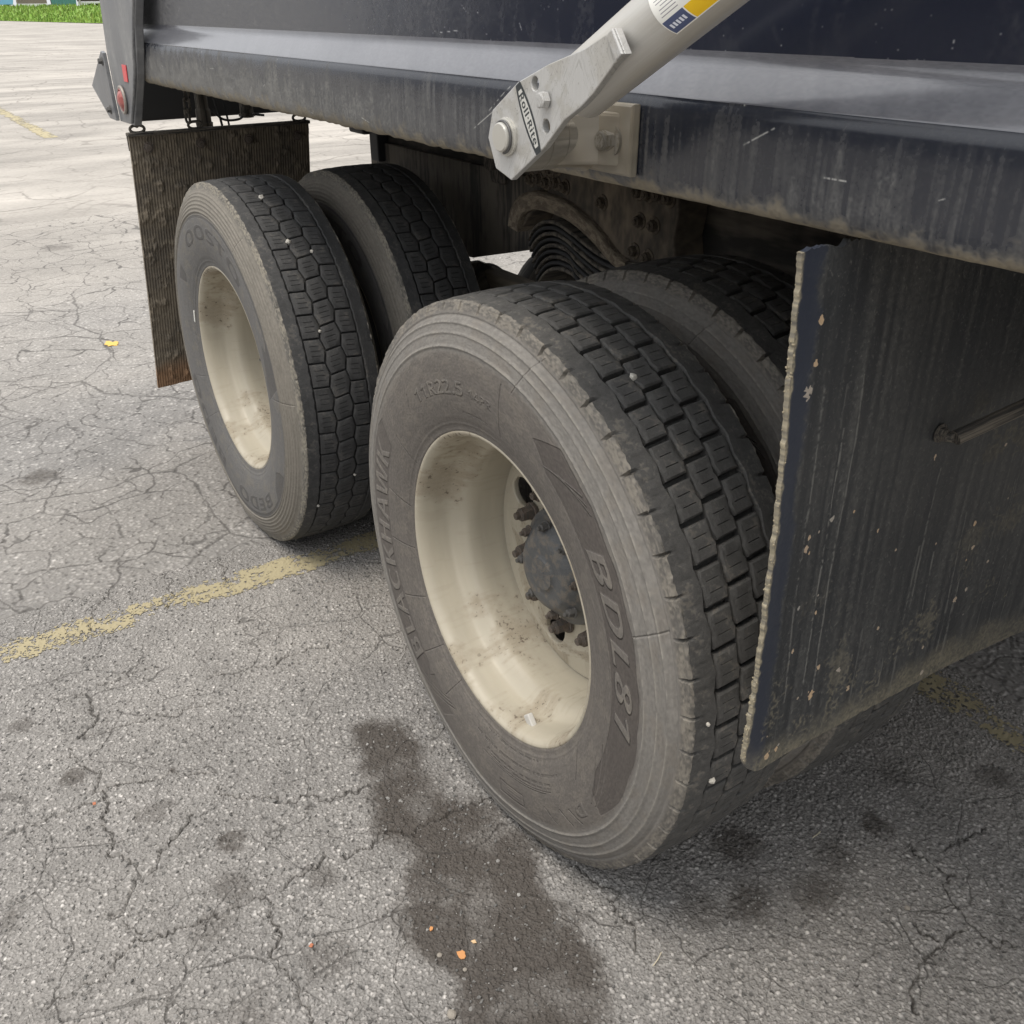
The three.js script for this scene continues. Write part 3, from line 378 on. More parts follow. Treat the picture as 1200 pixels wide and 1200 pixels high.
// wheel parts shared by all wheels
const rimProfile = [[-0.104, 0.300], [-0.113, 0.3005], [-0.1185, 0.2975], [-0.1195, 0.2940], [-0.1170, 0.2895], [-0.1110, 0.2855], [-0.1040, 0.2830], [-0.096, 0.2815], [-0.070, 0.2785], [-0.056, 0.2765], [-0.048, 0.2730], [-0.036, 0.2640], [-0.026, 0.2555], [-0.016, 0.2510], [0.0, 0.2490], [0.04, 0.2480], [0.060, 0.2475], [0.066, 0.2450], [0.070, 0.2380]];
const rimOut = revolve(rimProfile, 160, null), rimBack = revolve([[0.075, 0.245], [0.09, 0.262], [0.105, 0.279], [0.118, 0.296], [0.110, 0.300]], 96, null);
const holeAng = [155, 253, 343, 65].map((a) => a * Math.PI / 180);
const discGeo = (() => { const s = new THREE.Shape(); s.absarc(0, 0, 0.2415, 0, 2 * Math.PI, false); const c = new THREE.Path(); c.absarc(0, 0, 0.100, 0, 2 * Math.PI, true); s.holes.push(c); for (const a of holeAng) { const h = new THREE.Path(); h.absarc(Math.cos(a) * 0.188, Math.sin(a) * 0.188, 0.031, 0, 2 * Math.PI, true); s.holes.push(h); }
  const g = new THREE.ExtrudeGeometry(s, { depth: 0.006, bevelEnabled: true, bevelSize: 0.004, bevelThickness: 0.004, bevelSegments: 3, bevelOffset: -0.004, curveSegments: 48 }); g.rotateY(-Math.PI / 2); const p = g.attributes.position, uv = g.attributes.uv; for (let i = 0; i < p.count; i++) { const r = Math.hypot(p.getY(i), p.getZ(i)); p.setX(i, p.getX(i) + 0.074 - 0.012 * sm(0.14, 0.24, r) * 0.5); uv.setXY(i, (Math.atan2(p.getY(i), p.getZ(i)) / Math.PI / 2 + 1) % 1, r * 4); } g.computeVertexNormals(); return g; })();
const hubGeo = revolve([[0.09, 0.118], [0.046, 0.1175], [0.036, 0.114], [0.032, 0.104], [0.026, 0.098], [0.014, 0.090], [0.004, 0.080], [-0.002, 0.0735], [-0.0055, 0.070], [-0.0075, 0.064], [-0.0080, 0.046], [-0.0070, 0.036], [-0.0085, 0.033], [-0.0120, 0.031], [-0.0130, 0.022], [-0.0115, 0.014], [-0.0135, 0.010], [-0.0140, 0.0001]], 72, 0.7);
const nutGeo = boltGeo(0.0145, 0.024, 1.3, 0.013), smallNut = boltGeo(0.0085, 0.011, 1.4, 0.008), valve = merge([rod([-0.118, -0.262, -0.06], [-0.135, -0.258, -0.062], 0.004, 8)]);
const drumGeo = revolve([[0.10, 0.01], [0.10, 0.19], [0.105, 0.205], [0.30, 0.21], [0.31, 0.19]], 48, 0.7);
function treadSplit(parent, G, z, lo, hi, inner) { // blocks with angle in lo..hi (degrees) become parts, the others one part
  const rest = []; const pick = (G === geoA ? [0, 1, 2] : [0, 1, 2]);
  for (const k of pick) for (let i = 0; i < NP; i++) {
    const a = (i + G.rows[k].off) / NP * 360 % 360, geo = G.rows[k].geo[(i * 7 + k * 3) % 3], rel = ((a - lo) % 360 + 360) % 360;
    if (rel < hi - lo) { const m = add(parent, 'tread_block', geo, G.tread); m.rotation.x = -a * Math.PI / 180; }
    else { const h = plain(geo); h.rotateX(-a * Math.PI / 180); rest.push(h); }
  }
  const g = mergeGeometries(rest), p = g.attributes.position; for (let i = 0; i < p.count; i++) if (p.getY(i) < CLAMP + 0.0006) p.setY(i, CLAMP + 0.0006);
  const m = add(parent, 'tread_blocks', g, G.tread); m.userData.kind = 'stuff'; m.userData.label = 'rubber tread blocks on the hidden side of the tyre';
}
function wheel(x, z, G, lo, hi, outer) {
  const w = grp(truck, 'wheel'); w.position.set(x, 0.5, z);
  add(w, 'tyre', merge([G.out, G.in, G.ring[0]]), G.side); add(w, 'tread', G.ring[1], G.tread);
  treadSplit(w, G, z, lo, hi);
  add(w, 'rim', merge([rimOut, rimBack]), rimMat);
  if (outer) {
    add(w, 'wheel_disc', discGeo, rimMat); add(w, 'hub', hubGeo, hubMat);
    for (let i = 0; i < 10; i++) { const a = (i * 36 - 22) * Math.PI / 180, n = add(w, 'lug_nut', nutGeo, rust); n.position.set(0.0600, Math.sin(a) * 0.143, Math.cos(a) * 0.143); n.rotation.x = i * 0.7; }
    for (let i = 0; i < 8; i++) { const a = (i * 45 + 10) * Math.PI / 180, n = add(w, 'axle_nut', smallNut, i % 3 ? hubMat : rust); n.position.set(0.012, Math.sin(a) * 0.089, Math.cos(a) * 0.089); n.rotation.x = i; }
    add(w, 'brake_drum', drumGeo, steelDark);
  }
  return w;
}
const AXLE = -1.4316;
const w1 = wheel(0, 0, geoA, -42, 128, true); w1.userData.label = 'front wheel of the tandem with blocky treaded tyre and moulded lettering';
const w2 = wheel(0.343, 0, geoA, 35, 110, false); w2.userData.label = 'inner dual tyre beside the front wheel';
const w3 = wheel(0, AXLE, geoB, -52, 108, true); w3.userData.label = 'rear wheel of the tandem with narrow grooved tread';
const w4 = wheel(0.343, AXLE, geoB, 10, 105, false); w4.userData.label = 'inner dual tyre beside the rear wheel';
for (const z of [0, AXLE]) for (const x of [1.81, 2.153]) { const w = grp(truck, 'wheel'); w.position.set(x, 0.5, z); add(w, 'tyre', merge([geoB.out, geoB.in, geoB.ring[0]]), wallMatB); add(w, 'tread', geoB.ring[1], rubberB); add(w, 'rim', merge([rimOut, rimBack]), rimMat); }
// a wheel weight clip on the rim of the front wheel, a white tag on the rear one
{ const g = box(-0.006, 0.006, -0.010, 0.010, -0.016, 0.016, 0.003); const m = add(w1, 'balance_weight', g, std({ color: lin(0.5, 0.49, 0.46), roughness: 0.5 })); const a = 285 * Math.PI / 180; m.position.set(-0.082, Math.sin(a) * 0.277, Math.cos(a) * 0.277); m.rotation.x = -a - 0.5;
  const t = add(w3, 'sticker', box(-0.0012, 0.0012, -0.004, 0.004, -0.020, 0.020, 0.0008), std({ color: 0xd8d8d2, roughness: 0.7 })); const b = 164 * Math.PI / 180; t.position.set(-0.1262, Math.sin(b) * 0.318, Math.cos(b) * 0.318); t.rotation.set(-b + Math.PI / 2 + Math.PI / 2, 0, 0); t.rotation.x = -b + Math.PI / 2; }
// stones caught in the tread
for (const [w, a, x, r] of [[w1, 62, -0.021, 0.006], [w1, -8, -0.061, 0.0055], [w1, 5, -0.085, 0.003], [w3, 72, -0.0240, 0.0075], [w3, 52, -0.0235, 0.007], [w3, 48, 0.025, 0.0045], [w3, 25, -0.024, 0.004], [w3, -30, -0.073, 0.004], [w3, -20, 0.025, 0.004]]) { const g = new THREE.IcosahedronGeometry(r, 1), p = g.attributes.position; for (let k = 0; k < p.count; k++) { const f = 0.7 + 0.6 * noise(p.getX(k) / r * 2 + a, p.getY(k) / r * 2 + p.getZ(k) / r, 71); p.setXYZ(k, p.getX(k) * f, p.getY(k) * f, p.getZ(k) * f); } g.computeVertexNormals(); const m = add(w, 'stone', g, std({ color: lin(0.5, 0.48, 0.43), roughness: 0.8 })), t = a * Math.PI / 180; m.position.set(x, Math.sin(t) * 0.5235, Math.cos(t) * 0.5235); }
// dump body: boxed sill with sloped shelf, wall above
const bodyGrp = grp(truck, 'dump_body');
const SILL = [[0.30, 1.262], [-0.080, 1.2470], [-0.103, 1.2440], [-0.113, 1.2450], [-0.1205, 1.2495], [-0.1245, 1.2570], [-0.1260, 1.2680], [-0.1260, 1.29], [-0.1255, 1.32], [-0.1245, 1.3360], [-0.1232, 1.3415], [-0.1212, 1.3462], [-0.1204, 1.3475], [-0.1203, 1.3495], [-0.1196, 1.3512], [-0.1120, 1.3625], [-0.1020, 1.3765], [-0.0985, 1.3810], [-0.0962, 1.3852], [-0.0952, 1.3900], [-0.0950, 1.3950]];
const sillLen = [0]; for (let i = 1; i < SILL.length; i++) sillLen.push(sillLen[i - 1] + Math.hypot(SILL[i][0] - SILL[i - 1][0], SILL[i][1] - SILL[i - 1][1]));
const sillV = (k) => clamp((sillLen[k] - sillLen[1]) / (sillLen[SILL.length - 1] - sillLen[1]));
const ZA = -1.87, ZB = 4.2, SZ = 3.2;
const scratch = (x, y, list) => { let m = 0; for (const [x0, y0, x1, y1, w] of list) { if (x < Math.min(x0, x1) - w || x > Math.max(x0, x1) + w || y < Math.min(y0, y1) - w || y > Math.max(y0, y1) + w) continue; const ex = x1 - x0, ey = y1 - y0, t = clamp(((x - x0) * ex + (y - y0) * ey) / (ex * ex + ey * ey)), d = Math.hypot(x - x0 - ex * t, y - y0 - ey * t); m = Math.max(m, (1 - sm(w * 0.4, w, d)) * sm(0.25, 0.6, noise(t * 14, x0 * 999, 7)) * 0.8); } return m; };
const sillScratches = Array.from({ length: 34 }, () => { const z = rr(-1.7, 1.2), h = rr(0.045, 0.2), l = Math.pow(rnd(), 3) * 0.03, a = rnd() < 0.5 ? rr(-0.3, 0.3) : rr(0.4, 1.2); return [z, h, z + l * Math.cos(a), h + l * Math.sin(a), rr(0.0005, 0.0010)]; });
sillScratches.push([0.52, 0.105, 0.56, 0.125, 0.0011], [0.63, 0.088, 0.655, 0.088, 0.001], [0.03, 0.10, 0.09, 0.14, 0.0008], [-0.02, 0.07, 0.05, 0.105, 0.0009]);
const sillTex = bake(2048, 320, (i, j, o) => {
  const z = -1.95 + i / 2048 * SZ, h = j / 320 * (sillLen[SILL.length - 1] - sillLen[1]); // h: metres up the section from the lip
  const n = fbm(z * 5, h * 12, 1001, 4), f = fbm(z * 260, h * 260, 1003, 2), st = fbm(z * 75, h * 5, 1005, 3), st2 = fbm(z * 210, h * 9, 1007, 2), lump = fbm(z * 40, h * 60, 1009, 3);
  const lip = 1 - sm(0.040, 0.062, h + 0.030 * (lump - 0.5) + 0.022 * (st - 0.5) + 0.012 * (f - 0.5));
  const filmSheen = clamp(0.13 + 0.55 * (st - 0.5) + 0.7 * (st2 - 0.52) + 0.10 * (n - 0.5) + 0.85 * sm(0.30, -1.1, z + 0.5 * (n - 0.5))) * (1 - sm(-0.02, 0.055, h - 0.040 - 0.085 * fbm(z * 34, 2.5, 1013, 3) - 0.02 * f)), up = 0.03 * sm(0.5, 0.75, n) + 0.05 * sm(0.6, 0.75, f);  // dust streaks; the paler rear end also has grazing reflection painted in
  const d = clamp(Math.max(lip * (0.75 + 0.5 * (f - 0.4)), clamp(filmSheen * (0.05 + 1.0 * f + 1.0 * noise(z * 620, h * 420, 1015)), 0, 0.9), up)), sc = scratch(z, h, sillScratches);
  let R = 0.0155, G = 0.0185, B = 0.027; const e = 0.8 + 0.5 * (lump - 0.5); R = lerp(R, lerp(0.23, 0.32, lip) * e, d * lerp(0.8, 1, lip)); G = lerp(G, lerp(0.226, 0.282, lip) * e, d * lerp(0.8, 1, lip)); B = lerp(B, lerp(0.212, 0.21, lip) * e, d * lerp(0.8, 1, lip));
  R = lerp(R, 0.40, sc); G = lerp(G, 0.40, sc); B = lerp(B, 0.38, sc); o[0] = R; o[1] = G; o[2] = B; o[3] = clamp(0.35 + 0.5 * lip * lump + 0.12 * f * d + 0.02 * fbm(z * 30, h * 30, 1011, 2)); o[4] = clamp(0.17 + 0.85 * d + 0.05 * n);
}, { rough: true, wrap: THREE.MirroredRepeatWrapping });
const sillMat = baked(sillTex, 0.003, { metalness: 0 });
const LEDGE = 13, sillAt = (z, k) => { const q = Math.round(k), [x, y] = SILL[q], lip = sm(1.256, 1.244, y), w = 0.0012 * (fbm(z * 2.2, q * 0.15, 1021, 3) - 0.5) * 2 + lip * 0.003 * (noise(z * 60, q, 1023) - 0.5); return [x + w, y - lip * 0.004 * noise(z * 90, q * 0.3, 1025) * sm(0.4, -0.2, z), z, (z + 1.95) / SZ, sillV(q)]; };
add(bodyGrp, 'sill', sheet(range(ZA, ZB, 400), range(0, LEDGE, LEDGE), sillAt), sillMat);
// the sloped ledge above the face: cleaner, glossy paint, sky reflection painted into its thin grey film
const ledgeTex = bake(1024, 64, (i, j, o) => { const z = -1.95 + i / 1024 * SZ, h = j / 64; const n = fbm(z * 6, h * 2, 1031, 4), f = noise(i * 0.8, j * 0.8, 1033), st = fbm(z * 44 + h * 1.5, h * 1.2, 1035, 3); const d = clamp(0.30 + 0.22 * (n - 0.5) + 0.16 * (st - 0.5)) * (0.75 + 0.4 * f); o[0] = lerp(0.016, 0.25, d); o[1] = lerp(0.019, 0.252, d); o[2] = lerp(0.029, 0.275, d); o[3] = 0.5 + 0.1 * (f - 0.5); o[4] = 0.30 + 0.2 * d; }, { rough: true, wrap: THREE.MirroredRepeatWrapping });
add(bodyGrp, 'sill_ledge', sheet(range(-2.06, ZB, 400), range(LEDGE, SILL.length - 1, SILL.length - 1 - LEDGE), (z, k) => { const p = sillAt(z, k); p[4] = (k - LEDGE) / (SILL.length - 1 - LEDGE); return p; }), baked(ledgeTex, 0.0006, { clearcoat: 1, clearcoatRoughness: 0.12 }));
const wallScr = Array.from({ length: 50 }, () => { const z = rr(-1.7, 1.6), h = rr(0, 0.3), l = Math.pow(rnd(), 3) * 0.03, a = rr(-0.9, 0.9); return [z, h, z + l * Math.cos(a), h + l * Math.sin(a), rr(0.0006, 0.0013)]; });
for (let i = 0; i < 26; i++) { const z = rr(-0.5, 1.3), h = rr(0, 0.22), l = rr(0.01, 0.07), a = rr(-0.25, 0.25); wallScr.push([z, h, z + l * Math.cos(a), h + l * Math.sin(a), 0.0005]); }
wallScr.push([0.42, 0.045, 0.43, 0.05, 0.004]);
const wallTex = bake(2048, 256, (i, j, o) => { const z = -1.95 + i / 2048 * 3.6, h = j / 256 * 0.36; const n = fbm(z * 4, h * 9, 1101, 4), f = fbm(z * 240, h * 240, 1103, 2), st = fbm(z * 60, h * 8, 1105, 3), sc = scratch(z, h, wallScr), sp = sm(0.86, 0.90, fbm(z * 420, h * 420, 1107, 2)) * sm(0.5, 0.66, n); const d = clamp(0.02 * sm(0.4, 0.7, n) * (0.4 + f) + 0.10 * sm(0.62, 0.75, st) * f * f + 0.62 * sm(0.25, -1.1, z + 0.8 * (n - 0.5)) * (0.3 + f) + 0.05 * sm(0.60, 0.70, fbm(z * 26 + h * 20, h * 7 - z * 4, 1111, 3)) * f); let R = lerp(0.0125, 0.16, d), G = lerp(0.0155, 0.16, d), B = lerp(0.027, 0.16, d); const w = Math.max(sc, sp * 0.5); o[0] = lerp(R, 0.4, w); o[1] = lerp(G, 0.4, w); o[2] = lerp(B, 0.4, w); o[3] = 0.5 + 0.09 * (fbm(z * 30, h * 30, 1109, 2) - 0.5); o[4] = clamp(0.12 + 0.8 * d + 0.06 * n); }, { rough: true, wrap: THREE.MirroredRepeatWrapping });  // lighter towards the rear: grazing sky reflection painted in together with dust
const wallMat = baked(wallTex, 0.003);
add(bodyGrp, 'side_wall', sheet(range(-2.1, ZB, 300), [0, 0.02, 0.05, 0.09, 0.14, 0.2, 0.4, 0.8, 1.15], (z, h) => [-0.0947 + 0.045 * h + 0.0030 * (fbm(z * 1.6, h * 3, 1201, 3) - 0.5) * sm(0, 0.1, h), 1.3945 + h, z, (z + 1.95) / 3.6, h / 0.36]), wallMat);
const paintDark = std({ color: lin(0.014, 0.016, 0.022), roughness: 0.5 });
add(bodyGrp, 'floor', box(-0.040, 2.22, 1.262, 1.31, -2.2, ZB, 0.004), steelDark);
add(bodyGrp, 'top_rail', box(-0.12, -0.03, 2.53, 2.62, -2.15, ZB, 0.02), paintDark);
add(bodyGrp, 'side_wall', merge([box(2.226, 2.266, 1.39, 2.6, -2.0, ZB), box(2.2265, 2.32, 1.25, 1.386, -2.0, ZB, 0.02)]), paintDark);
add(bodyGrp, 'tailgate', box(-0.02, 2.20, 1.315, 2.5, -2.14, -2.08, 0.01), paintDark);
add(bodyGrp, 'rear_bolster', box(-0.080, 2.24, 1.103, 1.2605, -2.36, -2.26, 0.008), steelDark);
add(bodyGrp, 'cross_member', merge([-1.6, -1.1, -0.6, -0.1, 0.4, 0.9, 1.4].map((z) => box(0.76, 1.40, 1.175, 1.2605, z - 0.04, z + 0.04, 0.006))), steelDark);
// rear corner post with its bolted plate, reflector and lamp
const postTex = bake(512, 512, (i, j, o) => { const n = fbm(i / 70, j / 70, 1301, 4), f = fbm(i / 4, j / 4, 1303, 2), st = fbm(i / 10, j / 90, 1305, 3); const d = clamp(0.25 + 1.0 * (n - 0.42) + 0.7 * (st - 0.5)) * (0.6 + 0.7 * f); o[0] = lerp(0.11, 0.29, d); o[1] = lerp(0.115, 0.29, d); o[2] = lerp(0.125, 0.285, d); o[3] = 0.4 + 0.3 * f; o[4] = clamp(0.35 + 0.5 * d); }, { rough: true, wrap: THREE.MirroredRepeatWrapping });
const postMat = baked(postTex, 0.001);
const post = add(bodyGrp, 'corner_post', plateZY([[-1.755, 1.395], [-1.79, 1.33], [-1.83, 1.268], [-1.972, 1.121], [-2.15, 1.119], [-2.163, 1.313], [-2.13, 1.456], [-2.02, 2.55], [-1.45, 2.55], [-1.70, 1.46]], -0.150, -0.127, 0.003), postMat);
add(bodyGrp, 'weld_bead', tube([[-0.152, 1.13, -1.982], [-0.153, 1.27, -1.838], [-0.152, 1.34, -1.80], [-0.15, 1.395, -1.765], [-0.15, 1.47, -1.705]], 0.006, 60, 8), postMat);
add(bodyGrp, 'corner_plate', plateZY([[-2.150, 1.121], [-2.167, 1.313], [-2.19, 1.318], [-2.418, 1.208], [-2.235, 1.122]], -0.162, -0.1505, 0.002), postMat);
for (const [z, y] of [[-2.19, 1.290], [-2.20, 1.150]]) { const b = add(bodyGrp, 'plate_bolt', boltGeo(0.009, 0.009), hubMat); b.position.set(-0.1622, y, z); }
add(bodyGrp, 'reflector', plateZY([[-1.985, 1.262], [-1.935, 1.262], [-1.945, 1.198 + 0.018], [-1.99, 1.216]].map(([z, y]) => [z, y + 0.026]), -0.153, -0.1505, 0.0008), std({ color: lin(0.62, 0.05, 0.06), roughness: 0.35 }));
{ const l = add(bodyGrp, 'marker_lamp', revolve([[-0.1502, 0.034], [-0.158, 0.034], [-0.160, 0.030], [-0.155, 0.027], [-0.162, 0.024], [-0.168, 0.012], [-0.169, 0.0001]], 32, 0.8), std({ color: lin(0.33, 0.10, 0.09), roughness: 0.4 })); l.position.set(0, 1.188, -2.045); add(l, 'lamp_bezel', (() => { const t = new THREE.TorusGeometry(0.036, 0.005, 10, 36); t.rotateY(Math.PI / 2); t.translate(-0.155, 0, 0); return t; })(), std({ color: lin(0.30, 0.27, 0.24), roughness: 0.5, metalness: 0.3 })); }
add(bodyGrp, 'tail_pipe', merge([revolve([[0, 0.001], [0, 0.026], [0.02, 0.028], [0.022, 0.024], [0.06, 0.024], [0.065, 0.020], [0.13, 0.020]], 24, 0.7)].map((g) => { g.rotateZ(Math.PI / 2); g.translate(0.128, 1.073, -2.2); return g; })), grime);
add(bodyGrp, 'tail_pipe', merge([rod([0.277, 1.10, -2.2], [0.277, 1.19, -2.2], 0.022), rod([0.277, 1.104, -2.2], [0.277, 1.112, -2.2], 0.028)]), grime);
add(bodyGrp, 'hose', tube([[0.16, 1.13, -2.2], [0.19, 1.10, -2.19], [0.24, 1.098, -2.18], [0.27, 1.11, -2.19], [0.33, 1.105, -2.18]], 0.004), steelDark);
add(bodyGrp, 'hose', tube([[0.16, 1.17, -2.17], [0.172, 1.10, -2.16], [0.176, 1.03, -2.15]], 0.004), steelDark);
add(bodyGrp, 'hose', tube([[0.19, 1.18, -2.17], [0.196, 1.10, -2.16], [0.2, 1.04, -2.15]], 0.0035), steelDark);

// rear mud flap on chains
{
  const W = 0.596, tex = bake(512, 768, (i, j, o) => { const u = i / 512, v = j / 768; const n = fbm(u * 6, v * 8, 1401, 5), m = fbm(u * 40, v * 55, 1403, 3), rustb = sm(0.14, 0.06, v + 0.10 * (n - 0.5)), mud = sm(0.40, 0.58, n * 0.7 + m * 0.3 + 0.05 * sm(0.5, 0.2, v)), rib = 0.5 + 0.5 * Math.cos(u * 66 * 2 * Math.PI); let R = 0.095, G = 0.082, B = 0.066; const k = 0.7 + 0.6 * m; R = lerp(R, 0.165 * k, mud * 0.85); G = lerp(G, 0.138 * k, mud * 0.85); B = lerp(B, 0.102 * k, mud * 0.85); R = lerp(R, 0.21, rib * 0.6); G = lerp(G, 0.178, rib * 0.6); B = lerp(B, 0.135, rib * 0.6); R = lerp(R, 0.24 * k, rustb * 0.8); G = lerp(G, 0.135 * k, rustb * 0.8); B = lerp(B, 0.07 * k, rustb * 0.8); o[0] = R; o[1] = G; o[2] = B; o[3] = 0.3 + 0.6 * m; });
  const f = (u, v, side) => { const lump = Math.max(0, fbm(u * 22, v * 30, 1411, 4) - 0.52) * 0.030 * (0.6 + noise(u * 70, v * 90, 1413)), rib = 0.0016 * Math.cos(u * 66 * 2 * Math.PI) * (1 - sm(0.004, 0.010, lump)); const lean = 0.12 * Math.pow(1 - v, 1.3) + 0.02 * Math.sin(u * 2.5 + 0.3) * (1 - v);
    return [-0.147 + W * u - 0.030 * (1 - v), lerp(0.215, 1.083, v) + 0.004 * (noise(u * 20, 3, 5) - 0.5) * (1 - v), -2.088 - lean + (side > 0 ? lump + rib : -0.010), u, v]; };
  const front = sheet(range(0, 1, 330), range(0, 1, 200), (u, v) => f(u, v, 1)), back = sheet(range(0, 1, 20), range(0, 1, 20), (u, v) => f(u, v, -1));
  const rim = [[0, (t) => [0, t]], [1, (t) => [1, t]]].map(([, g]) => sheet(range(0, 1, 60), [1, -1], (t, s) => f(...g(t), s))).concat([0, 1].map((v) => sheet(range(0, 1, 60), [1, -1], (t, s) => f(t, v, s))));
  const flap = add(truck, 'mud_flap', merge([front, back, ...rim]), baked(tex, 0.004, { roughness: 0.95 })); flap.userData.label = 'rear mud flap of ribbed rubber caked in brown mud, hung on chains';
  add(flap, 'hanger_bar', merge([box(-0.152, 0.452, 1.079, 1.090, -2.104, -2.074, 0.003), box(-0.150, 0.450, 1.035, 1.079, -2.108, -2.102, 0.001)]), grime);
  for (const x of [-0.095, 0.07, 0.23, 0.40]) { const b = add(flap, 'flap_bolt', boltGeo(0.011, 0.008), rust); b.rotation.y = -Math.PI / 2 * -1; b.position.set(x, 1.045, -2.074); }
  const link = (flat) => { const pts = []; for (let i = 0; i < 24; i++) { const a = i / 24 * 2 * Math.PI; pts.push(new THREE.Vector3(Math.cos(a) * 0.0095, Math.sin(a) * 0.010 + (Math.sin(a) > 0 ? 0.011 : -0.011), 0)); } const g = new THREE.TubeGeometry(new THREE.CatmullRomCurve3(pts, true), 36, 0.0042, 8, true); return g; };
  const lg = link(), sg = (() => { const pts = []; for (let i = 0; i < 24; i++) { const a = i / 24 * 2 * Math.PI; pts.push(new THREE.Vector3(Math.cos(a) * 0.017 + (Math.cos(a) > 0 ? 0.005 : -0.005), Math.sin(a) * 0.0105, 0)); } return new THREE.TubeGeometry(new THREE.CatmullRomCurve3(pts, true), 36, 0.0045, 8, true); })();
  for (const [x, n] of [[-0.117, 2], [0.065, 5], [0.419, 4]]) { const s = add(flap, 'shackle', sg, grime); s.position.set(x, 1.099, -2.09); for (let i = 0; i < n; i++) { const l = add(flap, 'chain_link', lg, grime); l.position.set(x - 0.004 * (n - i) * (x > 0 && x < 0.2 ? 1 : 0), 1.127 + i * 0.0325, -2.09); l.rotation.y = (i % 2 ? 0.35 : Math.PI / 2 + 0.35); } }
}

